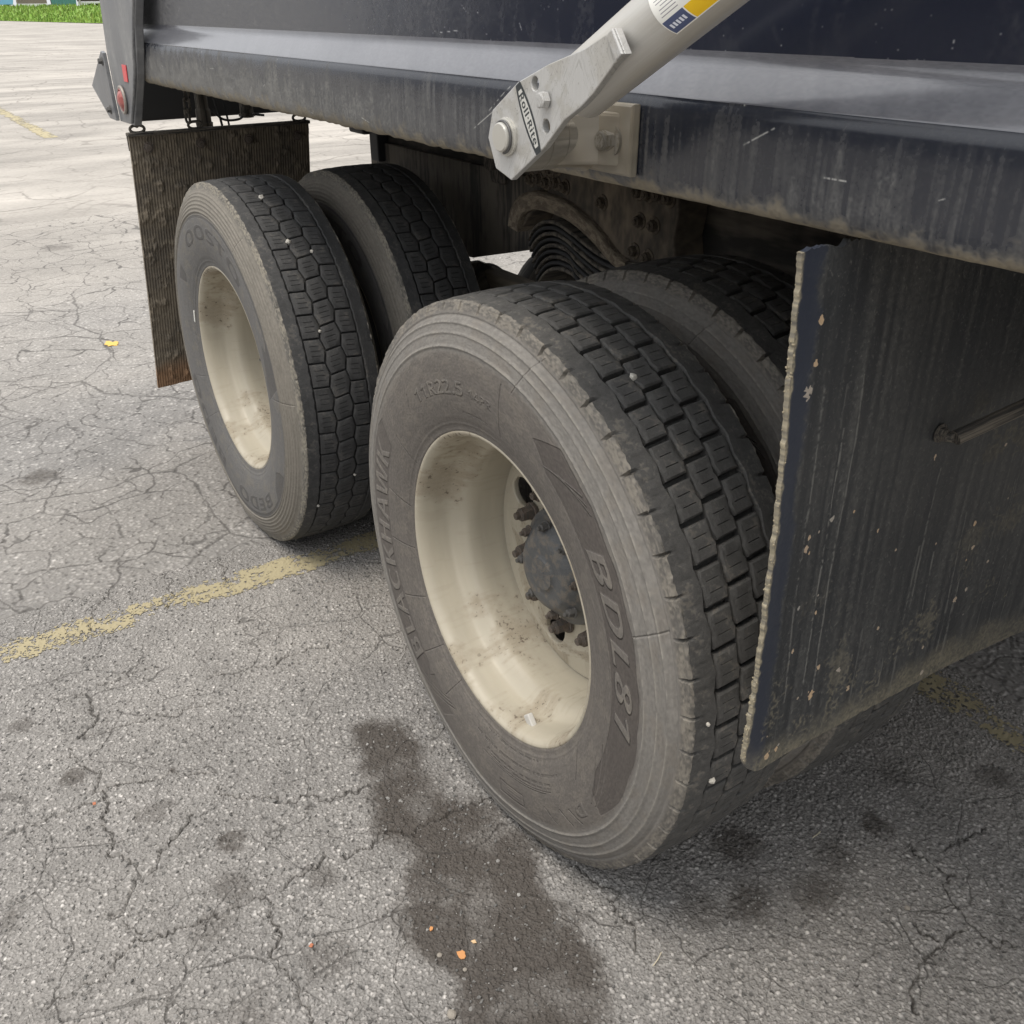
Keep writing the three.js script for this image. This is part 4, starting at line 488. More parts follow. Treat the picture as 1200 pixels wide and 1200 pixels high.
// front mud flap with brace rod
{
  const X0 = -0.166, X1 = 0.56, Y0 = 0.588, Y1 = 1.236, jag = (t, s) => 0.0026 * (noise(t * 70, s, 1501) - 0.5) + 0.0022 * (noise(t * 220, s, 1503) - 0.5);
  const left = (v) => X0 + 0.006 * Math.sin((1 - v) * 3) + jag(v, 1), low = (x) => { const q = clamp((X0 + 0.042 - x) / 0.042); return Y0 + 0.006 - 0.022 * (x - X0) / (X1 - X0) + 0.042 * (1 - Math.sqrt(Math.max(0, 1 - q * q))) + 0.5 * jag(x * 2, 2); };
  const warp = (x, y) => 0.0045 * Math.sin(x * 9 + y * 4) * sm(1.2, 0.8, y) + 0.006 * (fbm(x * 3, y * 3, 1507, 3) - 0.5) * sm(1.24, 1.0, y) + 0.010 * sm(0.10, 0.0, x - X0) * sm(1.25, 0.9, y) * 0.5;
  const us = range(0, 1, 150).map((t) => t * t * 0.35 + t * 0.65), at = (u, v, side) => { const x = lerp(left(v), X1, u), y = lerp(low(x), Y1 + (u < 0.2 ? 2 * jag(u * 3, 3) : 0), v); return [x, y, 0.6475 + warp(x, y) + side * 0.0033, (x + 0.18) / 0.76, (y - 0.56) / 0.69]; };
  const g = merge([sheet(us, range(0, 1, 200), (u, v) => at(u, v, 1)), sheet(us, range(0, 1, 200), (u, v) => at(u, v, -1)), sheet([-1, 0, 1], range(0, 1, 200), (s, v) => { const p = at(0, v, s); p[0] -= s === 0 ? 0.0012 : 0; return p; }), sheet([-1, 0, 1], us, (s, u) => { const p = at(u, 0, s); p[1] -= s === 0 ? 0.001 : 0; return p; }), sheet([-1, 1], us, (s, u) => at(u, 1, s))]);
  const chips = Array.from({ length: 40 }, () => [Math.pow(rnd(), 1.6) * 0.55 - 0.13, rr(0.60, 1.0) * (rnd() < 0.6 ? rr(0.62, 1) / 1 : 1), rr(0.0012, 0.0045), rnd()]);
  chips.push([-0.05, 0.67, 0.007, 0.9], [-0.122, 0.61, 0.006, 0.9], [-0.105, 0.612, 0.004, 0.9], [-0.135, 1.09, 0.006, 0.2], [-0.128, 1.12, 0.004, 0.9], [-0.128, 1.165, 0.0045, 0.9]);
  const drips = Array.from({ length: 26 }, () => [Math.pow(rnd(), 1.3) * 0.5 - 0.115, rr(0.66, 1.2), rr(0.08, 0.45), rr(0.0007, 0.0022), rr(0.3, 1)]);
  const tex = bake(1024, 1024, (i, j, o) => { const x = -0.18 + i / 1024 * 0.76, y = 0.56 + j / 1024 * 0.69; const n = fbm(x * 7, y * 6, 1511, 4), f = fbm(x * 240, y * 240, 1513, 2), st = fbm(x * 120, y * 4.5, 1515, 3), st2 = fbm(x * 46, y * 2.4 + n, 1517, 3);
    const border = 1 - sm(-0.140, -0.128, x + 0.020 * (fbm(y * 30, x * 9, 1519, 3) - 0.5) + 0.006 * (f - 0.5)), fine = noise(x * 610, y * 430, 1523); let d = clamp((st - 0.53) * 0.55 + 0.13 + 0.25 * (n - 0.5) + 0.35 * sm(0.78, 0.9, fine)) * (0.1 + 1.5 * f) * (1 - border * 0.8);
    for (const [dx, dy, dl, dw, k] of drips) { if (Math.abs(x - dx) > 0.012 || y > dy || y < dy - dl) continue; const w = dw * (0.5 + noise(y * 55, dx * 99, 3)), cx = dx + 0.010 * (noise(y * 6, dx * 50, 5) - 0.5) + 0.002 * (noise(y * 60, dx * 50, 6) - 0.5); d = Math.max(d, k * 0.95 * (1 - sm(w * 0.4, w * 1.2, Math.abs(x - cx))) * sm(0.25, 0.6, f * 0.6 + 0.4 * noise(y * 25, dx * 70, 8))); }
    const pat = fbm(x * 16, y * 16, 1521, 4), low2 = y - 0.588, splash = Math.max(sm(0.055, 0.005, low2 + 0.022 * (x - X0) + 0.07 * (pat - 0.5)) * 1.1, sm(0.56, 0.66, pat * 0.75 + 0.25 * f) * sm(0.26, 0.06, low2 + 0.1 * (n - 0.5)) * 0.7, sm(0.62, 0.70, pat * 0.8 + 0.2 * f) * sm(0.05, 0.3, x) * 0.4), edge = sm(0.0045, 0.001, x - X0 - 0.006 * Math.sin((1 - (y - Y0) / (Y1 - Y0)) * 3) + 0.004 * (noise(y * 130, 3, 1527) - 0.5));
    let R = lerp(0.016, 0.026, n), G = lerp(0.019, 0.028, n), B = lerp(0.023, 0.031, n); if (border > 0) { R = lerp(R, 0.020, border); G = lerp(G, 0.026, border); B = lerp(B, 0.042, border); }
    R = lerp(R, 0.165, d * 0.85); G = lerp(G, 0.165, d * 0.85); B = lerp(B, 0.155, d * 0.85); const sd = Math.max(splash * (0.3 + 0.8 * f), edge * (0.55 + 0.5 * fine)) * (0.7 + 0.4 * fine); R = lerp(R, lerp(0.165, 0.30, edge), sd); G = lerp(G, lerp(0.150, 0.265, edge), sd); B = lerp(B, lerp(0.112, 0.19, edge), sd);
    for (const [cx, cy, cr, t] of chips) { if (Math.abs(x - cx) > cr * 1.6 || Math.abs(y - cy) > cr * 1.6) continue; const q = Math.hypot((x - cx) * (1 + 0.6 * t), y - cy) + 1.3 * cr * (noise(x * 330 + cx * 99, y * 330, 9) - 0.5); if (q < cr) { R = lerp(0.30, 0.48, t); G = lerp(0.29, 0.34, t); B = lerp(0.27, 0.21, t); } }
    o[0] = R; o[1] = G; o[2] = B; o[3] = clamp(0.4 + 0.25 * d + 0.2 * splash * f + 0.1 * f); o[4] = clamp(0.48 + 0.4 * d + 0.4 * splash + 0.1 * n); }, { rough: true });
  const flap = add(truck, 'mud_flap', g, baked(tex, 0.0022)); flap.userData.label = 'front mud flap of dark navy plate with vertical dust streaks';
  // grains of dried mud stuck along the outer edge
  const grains = []; const ig = new THREE.IcosahedronGeometry(1, 0);
  for (let i = 0; i < 750; i++) { const v = rnd() < 0.3 ? Math.pow(rnd(), 2) * 0.3 : rnd(); const p = at(0, v, rr(-1, 1)); if (noise(v * 30, 3, 1533) + 0.5 * rnd() < 0.42) continue; const k = 0.0003 + 0.0011 * Math.pow(rnd(), 2.5) * (0.5 + noise(v * 40, 9, 1535)); const h = ig.clone(); h.scale(k * rr(0.7, 1.2), k * rr(0.8, 1.6), k); h.rotateZ(rnd() * 6); h.rotateX(rnd() * 6); h.translate(p[0] - 0.0003 + Math.abs(rr(0, 0.0022)) * (rnd() < 0.5 ? 1 : 0), p[1], p[2]); grains.push(h); }
  add(flap, 'dried_mud', merge(grains), std({ color: lin(0.27, 0.235, 0.165), roughness: 1 })).userData.kind = 'stuff';
  add(flap, 'brace_rod', merge([rod([0.118, 0.985, 0.668], [0.52, 1.13, 0.80], 0.009, 14), rod([0.118, 0.985, 0.668], [0.112, 0.983, 0.650], 0.006, 10)]), grime);
  const b = add(flap, 'brace_bolt', boltGeo(0.008, 0.006), grime); b.rotation.y = Math.PI / 2; b.position.set(0.112, 0.987, 0.652);
  add(truck, 'flap_bracket', box(0.0, 0.55, 1.19, 1.243, 0.600, 0.638, 0.006), steelDark);
}

// tarp arm: base plate on the sill, round stand-off, aluminium plate and tube
{
  const arm = grp(truck, 'tarp_arm'); arm.userData.label = 'aluminium tarp arm bolted to the sill';
  const castTex = bake(256, 256, (i, j, o) => { const n = fbm(i / 40, j / 40, 1601, 4), f = fbm(i / 4, j / 4, 1603, 2); const k = 0.85 + 0.3 * (f - 0.5); const d = sm(0.35, 0.65, n); o[0] = lerp(0.29, 0.22, d) * k; o[1] = lerp(0.272, 0.195, d) * k; o[2] = lerp(0.235, 0.15, d) * k; o[3] = f; o[4] = 0.5 + 0.3 * d; }, { rough: true, wrap: THREE.MirroredRepeatWrapping });
  const aluTex = bake(512, 512, (i, j, o) => { const n = fbm(i / 60, j / 60, 1611, 4), f = noise(i * 0.9, j * 0.9, 1613), br = fbm(i / 2.2 + j / 90, j / 45, 1615, 2), s1 = sm(0.80, 0.86, noise((i + j * 0.6) / 2.4, (j - i * 0.6) / 60, 1617)) , sp = sm(0.83, 0.88, noise(i / 4, j / 4, 1619)) * sm(0.45, 0.6, n); const k = 0.94 + 0.10 * (f - 0.5) + 0.10 * (br - 0.5), d = 0.5 * sm(0.52, 0.72, n); o[0] = lerp(lerp(0.49, 0.36, d), 0.24, Math.max(s1 * 0.4, sp * 0.6)) * k; o[1] = lerp(lerp(0.49, 0.34, d), 0.235, Math.max(s1 * 0.4, sp * 0.6)) * k; o[2] = lerp(lerp(0.48, 0.295, d), 0.22, Math.max(s1 * 0.4, sp * 0.6)) * k; o[3] = 0.5 + 0.3 * (br - 0.5) - 0.2 * s1; o[4] = clamp(0.42 + 0.35 * d + 0.15 * (br - 0.5)); }, { rough: true, wrap: THREE.MirroredRepeatWrapping }); for (const t of [aluTex.map, aluTex.bumpMap, aluTex.roughnessMap]) t.repeat.set(5, 5);
  const alu = baked(aluTex, 0.0006, { metalness: 0.3 }), cast = baked(castTex, 0.0012, { metalness: 0.15 });
  add(arm, 'base_plate', plateZY([[0.170, 1.262], [0.172, 1.338], [0.362, 1.340], [0.360, 1.262]], -0.139, -0.1262, 0.003), cast);
  for (const z of [0.205, 0.326]) { const b = add(arm, 'mount_bolt', boltGeo(0.0115, 0.013, 1.6), cast); b.position.set(-0.1392, 1.2995, z); b.rotation.x = 0.4; }
  const piv = (g) => { g.translate(0, 1.305, 0.2646); return g; };
  add(arm, 'stand_off', piv(revolve([[-0.1392, 0.047], [-0.146, 0.043], [-0.165, 0.0405], [-0.182, 0.0395], [-0.1825, 0.0385], [-0.184, 0.0385], [-0.1845, 0.0405], [-0.204, 0.0405], [-0.2045, 0.0390], [-0.206, 0.0390], [-0.2065, 0.0405], [-0.2295, 0.0405]], 56, 0.5)), cast);
  add(arm, 'gusset', (() => { const s = new THREE.Shape([[0.292, -0.1391], [0.340, -0.1391], [0.318, -0.152], [0.300, -0.178], [0.285, -0.196]].map(([z, x]) => new THREE.Vector2(z, x))), g = new THREE.ExtrudeGeometry(s, { depth: 0.050, bevelEnabled: true, bevelSize: 0.003, bevelThickness: 0.004, bevelOffset: -0.003, bevelSegments: 2 }), p = g.attributes.position; for (let i = 0; i < p.count; i++) { const z = p.getX(i), x = p.getY(i), y = 1.276 + p.getZ(i); p.setXYZ(i, x, y, z); } g.computeVertexNormals(); return g; })(), cast);
  const out = [[0.2320, 1.3309], [0.2213, 1.3000], [0.2374, 1.2671], [0.2710, 1.2578], [0.3391, 1.3005], [0.3752, 1.3313], [0.4047, 1.3467], [0.4243, 1.3600], [0.4568, 1.3885], [0.4731, 1.3979], [0.4561, 1.4194], [0.4082, 1.4005], [0.3460, 1.3841], [0.2868, 1.3638]];
  const cv = document.createElement('canvas'); cv.width = 512; cv.height = 128; const c = cv.getContext('2d'); // plate lettering
  c.clearRect(0, 0, 512, 128); c.fillStyle = '#c2c2bd'; c.fillRect(0, 0, 512, 128); c.fillStyle = '#2e3336'; c.beginPath(); c.moveTo(8, 36); c.quadraticCurveTo(256, -20, 504, 36); c.lineTo(504, 92); c.quadraticCurveTo(256, 148, 8, 92); c.fill(); c.fillStyle = '#c2c2bd'; c.beginPath(); c.moveTo(54, 46); c.quadraticCurveTo(256, 4, 458, 46); c.lineTo(458, 82); c.quadraticCurveTo(256, 124, 54, 82); c.fill(); c.fillStyle = '#2e3336'; c.font = 'bold 70px sans-serif'; const tw = c.measureText('Roll·Rite').width; c.save(); c.translate(72, 88); c.scale(368 / tw, 1); c.fillText('Roll·Rite', 0, 0); c.restore();
  const plate = add(arm, 'pivot_plate', plateZY(out, -0.2425, -0.2335, 0.0012, [[0.3205, 1.3639, 0.0072], [0.3421, 1.3226, 0.0072]]), alu);
  const lt = new THREE.CanvasTexture(cv); lt.colorSpace = THREE.SRGBColorSpace;
  const d = new THREE.Vector2(0.3258 - 0.2902, 1.2983 - 1.3571), L = d.length(), e = d.clone().normalize(), pn = new THREE.Vector2(-e.y, e.x);
  const m2 = (u, v) => { const s = (u - 0.5) * (L + 0.012), w = (v - 0.5) * 0.0235; return [-0.24285, 1.3277 + e.y * s + pn.y * w, 0.3080 + e.x * s + pn.x * w, u, v]; };
  // the label outline follows the printed shape
  { const sh = []; for (let i = 0; i <= 24; i++) { const u = i / 24; sh.push([u, 0.5 + 0.22 + 0.218 * (1 - Math.pow(2 * u - 1, 2))]); } const P2 = [], T2 = [], I2 = []; for (const [u, v] of sh) for (const q of [v, 1 - v]) { const a = m2(u, q); P2.push(a[0], a[1], a[2]); T2.push(0.015 + 0.97 * u, q); } for (let i = 0; i < 24; i++) { const a = i * 2; I2.push(a, a + 2, a + 1, a + 1, a + 2, a + 3); } const g = new THREE.BufferGeometry(); g.setAttribute('position', new THREE.Float32BufferAttribute(P2, 3)); g.setAttribute('uv', new THREE.Float32BufferAttribute(T2, 2)); g.setIndex(I2); g.computeVertexNormals(); add(plate, 'logo_print', g, std({ map: lt, roughness: 0.5, metalness: 0.2 })); }
  add(plate, 'plate_lip', (() => { const a = new THREE.Vector2(0.4561, 1.4194), b = new THREE.Vector2(0.4731, 1.3979), n = new THREE.Vector2(-0.72, -0.5).multiplyScalar(0.013); return plateZY([[a.x, a.y], [b.x, b.y], [b.x + n.x, b.y + n.y], [a.x + n.x, a.y + n.y]], -0.2465, -0.2428, 0.0015); })(), alu);
  const pin = add(plate, 'pivot_pin', piv(revolve([[-0.2426, 0.021], [-0.2455, 0.021], [-0.2462, 0.0195], [-0.2475, 0.0195], [-0.2480, 0.0165], [-0.2530, 0.0160], [-0.2545, 0.0145], [-0.2550, 0.0001]], 40, 0.5)), std({ color: lin(0.50, 0.49, 0.45), roughness: 0.42, metalness: 0.5 }));
  add(plate, 'snap_ring', piv((() => { const t = new THREE.TorusGeometry(0.0172, 0.0016, 8, 40, 5.6); t.rotateY(Math.PI / 2); t.rotateX(-1.0); t.translate(-0.2495, 0, 0); return t; })()), std({ color: lin(0.10, 0.10, 0.10), roughness: 0.5, metalness: 0.4 }));
  const pb = add(plate, 'plate_bolt', boltGeo(0.0088, 0.0075, 0), alu); pb.position.set(-0.2426, 1.3492, 0.3434);
  // tube
  const A = new THREE.Vector3(-0.1965, 1.3651, 0.3566), dir = new THREE.Vector3(0, 0.0733, 0.1407).normalize(), len = 1.7, r = 0.0335, B = A.clone().addScaledVector(dir, len), A0 = A.clone().addScaledVector(dir, -0.012);
  const tubeTex = bake(512, 256, (i, j, o) => { const n = fbm(i / 50, j / 30, 1621, 4), f = fbm(i / 3, j / 8, 1623, 2); const t = 0.93 + 0.12 * (n - 0.5) + 0.08 * (f - 0.5), du = 0.35 * sm(0.45, 0.65, n); o[0] = lerp(0.56, 0.40, du) * t; o[1] = lerp(0.55, 0.36, du) * t; o[2] = lerp(0.52, 0.285, du) * t; o[3] = 0.5 + 0.2 * (f - 0.5); o[4] = 0.40 + 0.25 * n; }, { rough: true, wrap: THREE.MirroredRepeatWrapping });
  add(arm, 'tube', merge([rod(A0.toArray(), B.toArray(), r, 48)]), baked(tubeTex, 0.0004, { metalness: 0.4 }));
  // warning label wrapped on the tube
  const lc = document.createElement('canvas'); lc.width = 512; lc.height = 384; const k = lc.getContext('2d'); k.fillStyle = '#e9e9e4'; k.fillRect(0, 0, 512, 384); k.save(); k.translate(512, 384); k.rotate(Math.PI);
  k.fillStyle = '#f2c614'; k.fillRect(6, 6, 392, 82); k.fillStyle = '#1c1a12'; k.font = 'bold 56px sans-serif'; k.fillText('CAUTION', 24, 67); k.fillStyle = '#4a5578'; k.fillRect(404, 6, 104, 82); k.fillStyle = '#dfe3ee'; for (let i = 0; i < 5; i++) k.fillRect(420 + i * 16, 34, 10, 26); k.fillStyle = '#85858c'; for (let y = 108; y < 370; y += 17) { k.fillRect(410, y, 60 + 25 * hash(y, 1, 3), 4); if (y < 190 || y > 330) k.fillRect(20, y, 200, 4); }
  k.strokeStyle = '#d0293a'; k.lineWidth = 16; k.beginPath(); k.arc(310, 220, 62, 0, 6.3); k.stroke(); k.beginPath(); k.moveTo(266, 176); k.lineTo(354, 264); k.stroke(); k.fillStyle = '#33333a'; k.fillRect(290, 196, 40, 50); k.fillStyle = '#d0293a'; k.fillRect(20, 200, 200, 50); k.restore();
  const kt = new THREE.CanvasTexture(lc); kt.colorSpace = THREE.SRGBColorSpace;
  const q = new THREE.Quaternion().setFromUnitVectors(new THREE.Vector3(0, 0, 1), dir), side = new THREE.Vector3(-1, 0, 0), upv = new THREE.Vector3().crossVectors(side, dir).normalize(); if (upv.y < 0) upv.negate();
  add(arm, 'warning_label', sheet(range(0, 1, 20), range(0, 1, 20), (u, v) => { const a = lerp(-1.0, 1.1, v), s = 0.150 + 0.150 * u + 0.012 * Math.pow(1 - v, 2) * (1 - u), rr2 = r + 0.0006; const p = A.clone().addScaledVector(dir, s).addScaledVector(side, Math.cos(a) * rr2).addScaledVector(upv, Math.sin(a) * rr2); return [p.x, p.y, p.z, u, v]; }), std({ map: kt, roughness: 0.45 }));
}

// chassis: rails, saddle, spring pack, axles
{
  const fr = add(truck, 'frame_rail', merge([box(0.66, 0.672, 0.885, 1.165, -2.06, 4.2, 0.003), box(0.6725, 0.74, 0.885, 0.897, -2.06, 4.2, 0.003), box(0.6725, 0.74, 1.153, 1.165, -2.06, 4.2, 0.003), box(0.655, 0.75, 1.1655, 1.258, -2.02, 4.2, 0.006)]), grime);
  add(truck, 'frame_rail', merge([box(1.41, 1.49, 0.885, 1.165, -2.06, 4.2, 0.003), box(1.41, 1.50, 1.1655, 1.258, -2.02, 4.2, 0.006)]), grime);
  for (const z of [-1.95, -1.2, -0.3, 0.7]) add(truck, 'cross_member', box(0.75, 1.405, 0.95, 1.10, z - 0.06, z + 0.06, 0.01), grime);
  add(truck, 'hinge_block', merge([box(0.60, 0.655, 1.04, 1.20, -2.10, -1.98, 0.01), rod([0.56, 1.10, -2.04], [0.70, 1.10, -2.04], 0.035, 20), box(0.615, 0.655, 0.96, 1.16, -1.96, -1.90, 0.006)]), steelDark);
  add(truck, 'frame_bracket', merge([box(0.62, 0.6595, 0.985, 1.12, -1.20, -1.12, 0.012), rod([0.60, 1.05, -1.16], [0.6195, 1.05, -1.16], 0.028, 16)]), grime);
  add(truck, 'suspension_plate', plateZY([[-1.98, 1.02], [-1.98, 0.86], [-1.40, 0.735], [-1.33, 0.742], [-1.02, 0.822], [-0.95, 0.86], [-0.93, 1.02]], 0.640, 0.6545, 0.003), grime);
  // saddle casting over the springs
  const sad = add(truck, 'spring_saddle', plateZY([[-0.945, 0.905], [-0.935, 0.955], [-0.90, 0.985], [-0.83, 1.0], [-0.83, 1.09], [-0.40, 1.09], [-0.34, 1.075], [-0.335, 1.03], [-0.345, 0.98], [-0.335, 0.93], [-0.35, 0.87], [-0.43, 0.86], [-0.50, 0.885], [-0.545, 0.90], [-0.60, 0.93], [-0.70, 0.965], [-0.80, 0.975], [-0.88, 0.965], [-0.92, 0.935]], 0.572, 0.6595, 0.006), grimeBrown);
  const arch = [[-0.945, 0.895], [-0.940, 0.922], [-0.920, 0.945], [-0.87, 0.963], [-0.81, 0.967], [-0.74, 0.963], [-0.68, 0.950], [-0.63, 0.932], [-0.59, 0.914], [-0.56, 0.898], [-0.53, 0.886], [-0.49, 0.880]];
  const cz = new THREE.CatmullRomCurve3(arch.map(([z, y]) => new THREE.Vector3(0, y, z)));
  add(truck, 'spring_cap', sheet(range(0, 1, 70), range(0, 12, 12), (t, k) => { const p = cz.getPoint(t), n = cz.getTangent(t), u = [-n.z, n.y]; const sec = [[0.628, 0], [0.570, 0], [0.5575, 0.0005], [0.5555, 0.003], [0.555, 0.010], [0.555, 0.028], [0.5560, 0.033], [0.561, 0.036], [0.575, 0.037], [0.60, 0.037], [0.628, 0.037], [0.628, 0.015], [0.628, 0]][Math.round(k)]; sec[1] *= 1.5 - 0.75 * t; const ny = Math.abs(n.z), nz = n.y; return [sec[0], p.y + sec[1] * ny, p.z - sec[1] * nz * Math.sign(n.z), t * 3, k / 6]; }), capMat);
  const sp = grp(truck, 'spring_pack');
  const base = [[-0.905, 0.893], [-0.885, 0.918], [-0.855, 0.940], [-0.817, 0.952], [-0.775, 0.954], [-0.742, 0.948], [-0.69, 0.935], [-0.64, 0.920], [-0.60, 0.911], [-0.55, 0.906], [-0.50, 0.908], [-0.45, 0.914], [-0.40, 0.922]];
  for (let i = 0; i < 9; i++) {
    const dy = -0.0138 * i, cut = 0.006 * i, cu = new THREE.CatmullRomCurve3(base.map(([z, y]) => new THREE.Vector3(0, y - 0.010 + dy - 0.0022 * i * sm(-0.75, -0.5, z) , z + (z < -0.7 ? cut : 0)))), w = 0.0009 * (i % 3);
    add(sp, 'spring_leaf', sheet(range(0, 1, 56), range(0, 8, 8), (t, k) => { const p = cu.getPoint(t), s = [[0.650, -0.0052], [0.566 - w, -0.0052], [0.562 - w, -0.0038], [0.561 - w, 0], [0.562 - w, 0.0038], [0.566 - w, 0.0052], [0.650, 0.0052], [0.652, 0], [0.650, -0.0052]][Math.round(k)]; return [s[0], p.y + s[1], p.z, t * 4, k / 5 + i * 0.3]; }), i % 2 ? steelDark : grime);
  }
  add(sp, 'spring_clamp', box(0.563, 0.655, 0.742, 0.772, -0.80, -0.62, 0.006), grime);
  add(truck, 'trunnion', merge([rod([0.50, 0.70, -0.716], [1.66, 0.70, -0.716], 0.055, 24), rod([0.55, 0.70, -0.716], [0.66, 0.70, -0.716], 0.10, 28)]), grime);
  // bolts of the saddle and splice plate
  const bg = boltGeo(0.0125, 0.012, 1.5, 0.006);
  for (const [z, y] of [[-0.905, 1.075], [-0.875, 1.07], [-0.845, 1.075], [-0.815, 1.07], [-0.785, 1.075], [-0.90, 1.035], [-0.865, 1.04], [-0.83, 1.035], [-0.79, 1.04], [-0.75, 1.035], [-0.47, 1.062], [-0.435, 1.062], [-0.40, 1.065], [-0.365, 1.062], [-0.46, 1.0], [-0.41, 0.998], [-0.475, 0.93], [-0.425, 0.925], [-0.60, 1.02]]) { const b = add(sad, 'frame_bolt', bg, grimeBrown); b.position.set(0.5718, y, z); b.rotation.x = z * 40; }
  for (const [z, y] of [[-0.29, 1.06], [-0.245, 1.058], [0.0, 1.06], [0.05, 1.06]]) { const b = add(fr, 'frame_bolt', bg, grime); b.position.set(0.6598, y, z); }
  for (const z of [0, AXLE]) { const ax = add(truck, 'axle', merge([rod([0.42, 0.5, z], [1.73, 0.5, z], 0.075, 24), (() => { const s = new THREE.SphereGeometry(0.21, 28, 20); s.scale(0.9, 1, 1); s.translate(1.075, 0.5, z); return s; })(), rod([0.6, 0.5, z - 0.02], [0.6, 0.70, z + (z === 0 ? -0.18 : 0.18)], 0.05, 16)]), grime); }
  add(truck, 'equalizer_beam', merge([box(0.59, 0.67, 0.655, 0.735, -1.34, -0.86, 0.02), box(0.59, 0.67, 0.60, 0.70, -0.70, -0.10, 0.02)]), dustBrown);
  for (const z of [AXLE + 0.20, -0.22]) add(truck, 'brake_chamber', (() => { const g = revolve([[-0.07, 0.001], [-0.07, 0.055], [-0.05, 0.078], [0, 0.082], [0.004, 0.090], [0.012, 0.090], [0.016, 0.082], [0.07, 0.076], [0.085, 0.05], [0.085, 0.001]], 32, 0.6); g.rotateY(0.5); g.translate(0.60, 0.66, z); return g; })(), grime);
  add(truck, 'air_tank', (() => { const g = new THREE.CapsuleGeometry(0.13, 0.8, 8, 24); g.rotateX(Math.PI / 2); g.translate(1.08, 1.02, -0.75); return g; })(), steelDark);
}

// ---------------------------------------------------------------- far edge of the lot
{
  const mat = std({ color: 0xffffff, vertexColors: true, roughness: 1 });
  // bank of grass
  const zn = (x) => -131 + (x - 16) * 8.2; // near edge of the grass
  const bank = sheet(range(-160, 60, 220), range(0, 1, 14), (x, t) => { const z0 = Math.min(-60, zn(x)), z = z0 - 160 * t * t - 30 * t; return [x, 0.02 + 1.25 * sm(0, 0.45, t) + 0.05 * fbm(x, z, 2001, 2), z, x / 10, z / 10]; });
  const gt = bake(512, 512, (i, j, o) => { const n = fbm(i / 30, j / 12, 2003, 4), m = noise(i, j, 2005); const k = 0.6 + 0.8 * n + 0.25 * (m - 0.5); o[0] = 0.135 * k; o[1] = 0.23 * k; o[2] = 0.030 * k; }, { bump: false, wrap: THREE.MirroredRepeatWrapping });
  const b = add(scene, 'grass_bank', bank, baked(gt, 0, { roughness: 1 })); tag(b, 'strip of mown green grass along the far edge of the lot', 'grass', null, 'structure');
  // tufts
  const bl = new THREE.ConeGeometry(0.05, 0.35, 3); bl.translate(0, 0.17, 0); const N = 9000, im = new THREE.InstancedMesh(bl, std({ color: 0xffffff, roughness: 1 }), N), M = new THREE.Matrix4(), q = new THREE.Quaternion(), e = new THREE.Euler(), v = new THREE.Vector3(), s = new THREE.Vector3(), c = new THREE.Color();
  for (let i = 0; i < N; i++) { const x = rr(8, 34), t = rnd() * 0.5, z = Math.min(-60, zn(x)) - 160 * t * t - 30 * t; e.set(rr(-0.5, 0.5), rnd() * 6, rr(-0.5, 0.5)); v.set(x, 0.02 + 1.25 * sm(0, 0.45, t), z); const k = rr(0.5, 1.3); s.set(k * 2, k, k * 2); im.setMatrixAt(i, M.compose(v, q.setFromEuler(e), s)); const g = rr(0.7, 1.3); im.setColorAt(i, c.setRGB(0.13 * g, 0.23 * g * rr(0.8, 1.1), 0.03 * g)); }
  im.name = 'grass_tufts'; scene.add(im); tag(im, 'rough grass tufts on the far bank', 'grass', null, 'stuff');
}
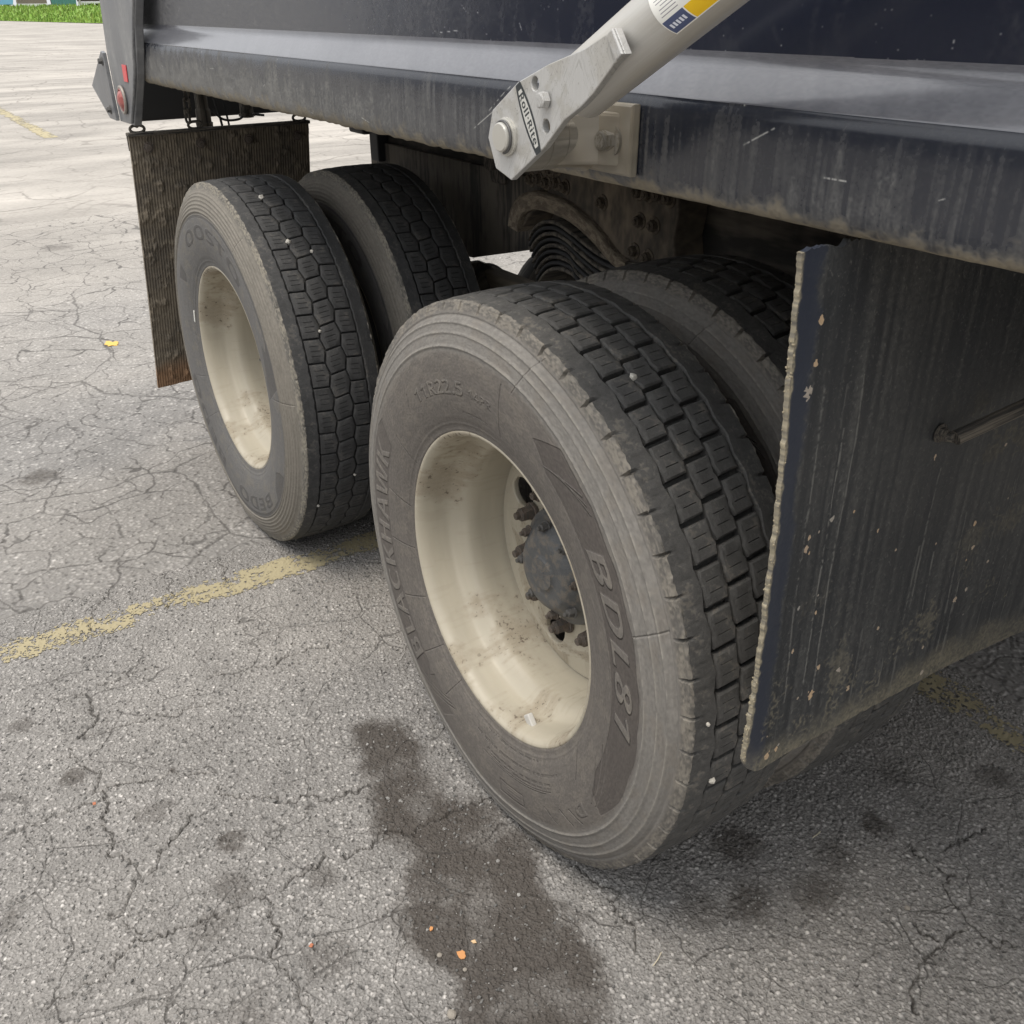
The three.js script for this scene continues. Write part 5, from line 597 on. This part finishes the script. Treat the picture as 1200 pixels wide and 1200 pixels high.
// things parked beyond the grass
{
  const thing = (name, label, category, x, z, turn) => { const g = grp(scene, name); g.position.set(x, 1.24, z); g.rotation.y = turn; tag(g, label, category); return g; };
  const dark = std({ color: lin(0.02, 0.022, 0.025), roughness: 0.3 }), tyre = std({ color: lin(0.03, 0.03, 0.03), roughness: 0.9 }), pale = std({ color: lin(0.6, 0.6, 0.58), roughness: 0.6 });
  const wheelsOn = (g, xs, r, w) => { for (const x of xs) for (const z of [-w, w]) { const m = add(g, 'wheel', new THREE.CylinderGeometry(r, r, 0.22, 24), tyre); m.rotation.x = Math.PI / 2; m.position.set(x, r, z); } };
  const ext = (pts, w) => { const g = new THREE.ExtrudeGeometry(new THREE.Shape(pts.map(([x, y]) => new THREE.Vector2(x, y))), { depth: w - 0.16, bevelEnabled: true, bevelSize: 0.06, bevelThickness: 0.08, bevelSegments: 3 }); g.translate(0, 0, -(w - 0.16) / 2); return g; };
  const van = thing('parked_van', 'light blue parked van beyond the far grass', 'van', 21.2, -168, -0.12);
  add(van, 'body', ext([[-2.6, 0.4], [2.3, 0.4], [2.45, 0.9], [2.3, 1.15], [1.75, 1.25], [1.15, 1.95], [-2.5, 2.05], [-2.65, 1.2]], 1.95), std({ color: lin(0.16, 0.36, 0.55), roughness: 0.3 }));
  for (const [x0, x1] of [[-2.2, -1.0], [-0.85, 0.2], [0.35, 1.2]]) add(van, 'window', box(x0, x1, 1.3, 1.8, 0.98, 1.06, 0.03), dark); wheelsOn(van, [-1.7, 1.6], 0.36, 0.85);
  const shed = thing('garden_shed', 'brown plank shed on a white base beyond the far grass', 'shed', 26.6, -171, -0.1);
  add(shed, 'base', box(-2.0, 2.0, 0, 0.45, -1.5, 1.5, 0.02), pale); const bm = std({ color: lin(0.20, 0.16, 0.14), roughness: 0.9 }); for (let i = 0; i < 20; i++) add(shed, 'plank', box(-1.98 + i * 0.198, -1.98 + i * 0.198 + 0.185, 0.46, 2.7, 1.40, 1.45 + 0.01 * (i % 3), 0.008), bm); add(shed, 'wall', box(-1.98, 1.98, 0.46, 2.7, -1.45, 1.39, 0.02), bm); add(shed, 'roof', (() => { const g = ext([[-2.2, 2.72], [2.2, 2.72], [0, 3.6]], 3.3); return g; })(), dark);
  const bin = thing('waste_container', 'teal steel waste container beyond the far grass', 'container', 30.8, -170, -0.1);
  const teal = std({ color: lin(0.07, 0.20, 0.19), roughness: 0.6 }); add(bin, 'body', ext([[-1.6, 0.25], [1.6, 0.25], [1.75, 2.2], [-1.75, 2.2]], 1.9), teal); for (let i = 0; i < 6; i++) add(bin, 'rib', box(-1.45 + i * 0.55, -1.33 + i * 0.55, 0.3, 2.15, 0.96, 1.04, 0.02), teal); add(bin, 'rim', box(-1.85, 1.85, 2.22, 2.36, -1.05, 1.05, 0.04), teal); wheelsOn(bin, [-1.2, 1.2], 0.12, 0.6);
  const trailer = thing('box_trailer', 'dark brown box trailer with a pale skirt beyond the far grass', 'trailer', 35.6, -172, -0.1);
  add(trailer, 'body', ext([[-2.3, 0.75], [2.3, 0.75], [2.3, 2.9], [-2.3, 2.9]], 2.2), std({ color: lin(0.055, 0.04, 0.035), roughness: 0.7 })); add(trailer, 'skirt', box(-2.3, 2.3, 0.38, 0.66, -1.0, 1.1, 0.03), pale); wheelsOn(trailer, [-0.5, 0.5], 0.33, 0.85);
  const pole = thing('utility_pole', 'slim grey utility pole between the container and the trailer', 'pole', 32.9, -169, 0); add(pole, 'shaft', new THREE.CylinderGeometry(0.09, 0.14, 7, 16).translate(0, 3.5, 0), std({ color: lin(0.33, 0.31, 0.28), roughness: 0.8 })); add(pole, 'cross_arm', box(-0.9, 0.9, 6.3, 6.42, -0.06, 0.06, 0.01), std({ color: lin(0.25, 0.2, 0.16), roughness: 0.9 }));
}

// long dark building, out of view, added so the truck paint mirrors something dark
{
  const w = grp(scene, 'added_warehouse'); w.position.set(-30, 0, -14); tag(w, 'unseen long dark brick building added across the lot for its reflection in the truck paint', 'building');
  const brick = std({ color: lin(0.060, 0.046, 0.040), roughness: 0.9 }), trim = std({ color: lin(0.05, 0.05, 0.055), roughness: 0.7 }), glass = std({ color: lin(0.02, 0.024, 0.03), roughness: 0.1 });
  add(w, 'wall', box(-12, 0, 0, 8.2, -44, 46, 0.05), brick); add(w, 'roof', box(-12.3, 0.3, 8.22, 8.7, -44.3, 46.3, 0.08), trim); add(w, 'plinth', box(0.002, 0.12, 0, 0.7, -44, 46, 0.02), trim);
  for (let z = -40; z < 44; z += 6) { const f = add(w, 'window', box(0.002, 0.09, 3.2, 5.2, z, z + 2.6, 0.02), trim); add(f, 'pane', box(0.092, 0.10, 3.3, 5.1, z + 0.1, z + 2.5, 0.002), glass); }
  for (const z of [-22.6, 7.4, 31.4]) add(w, 'roller_door', box(0.122, 0.2, 0.0, 3.0, z - 1.7, z + 1.7, 0.03), trim);
}
renderer.render(scene, camera);
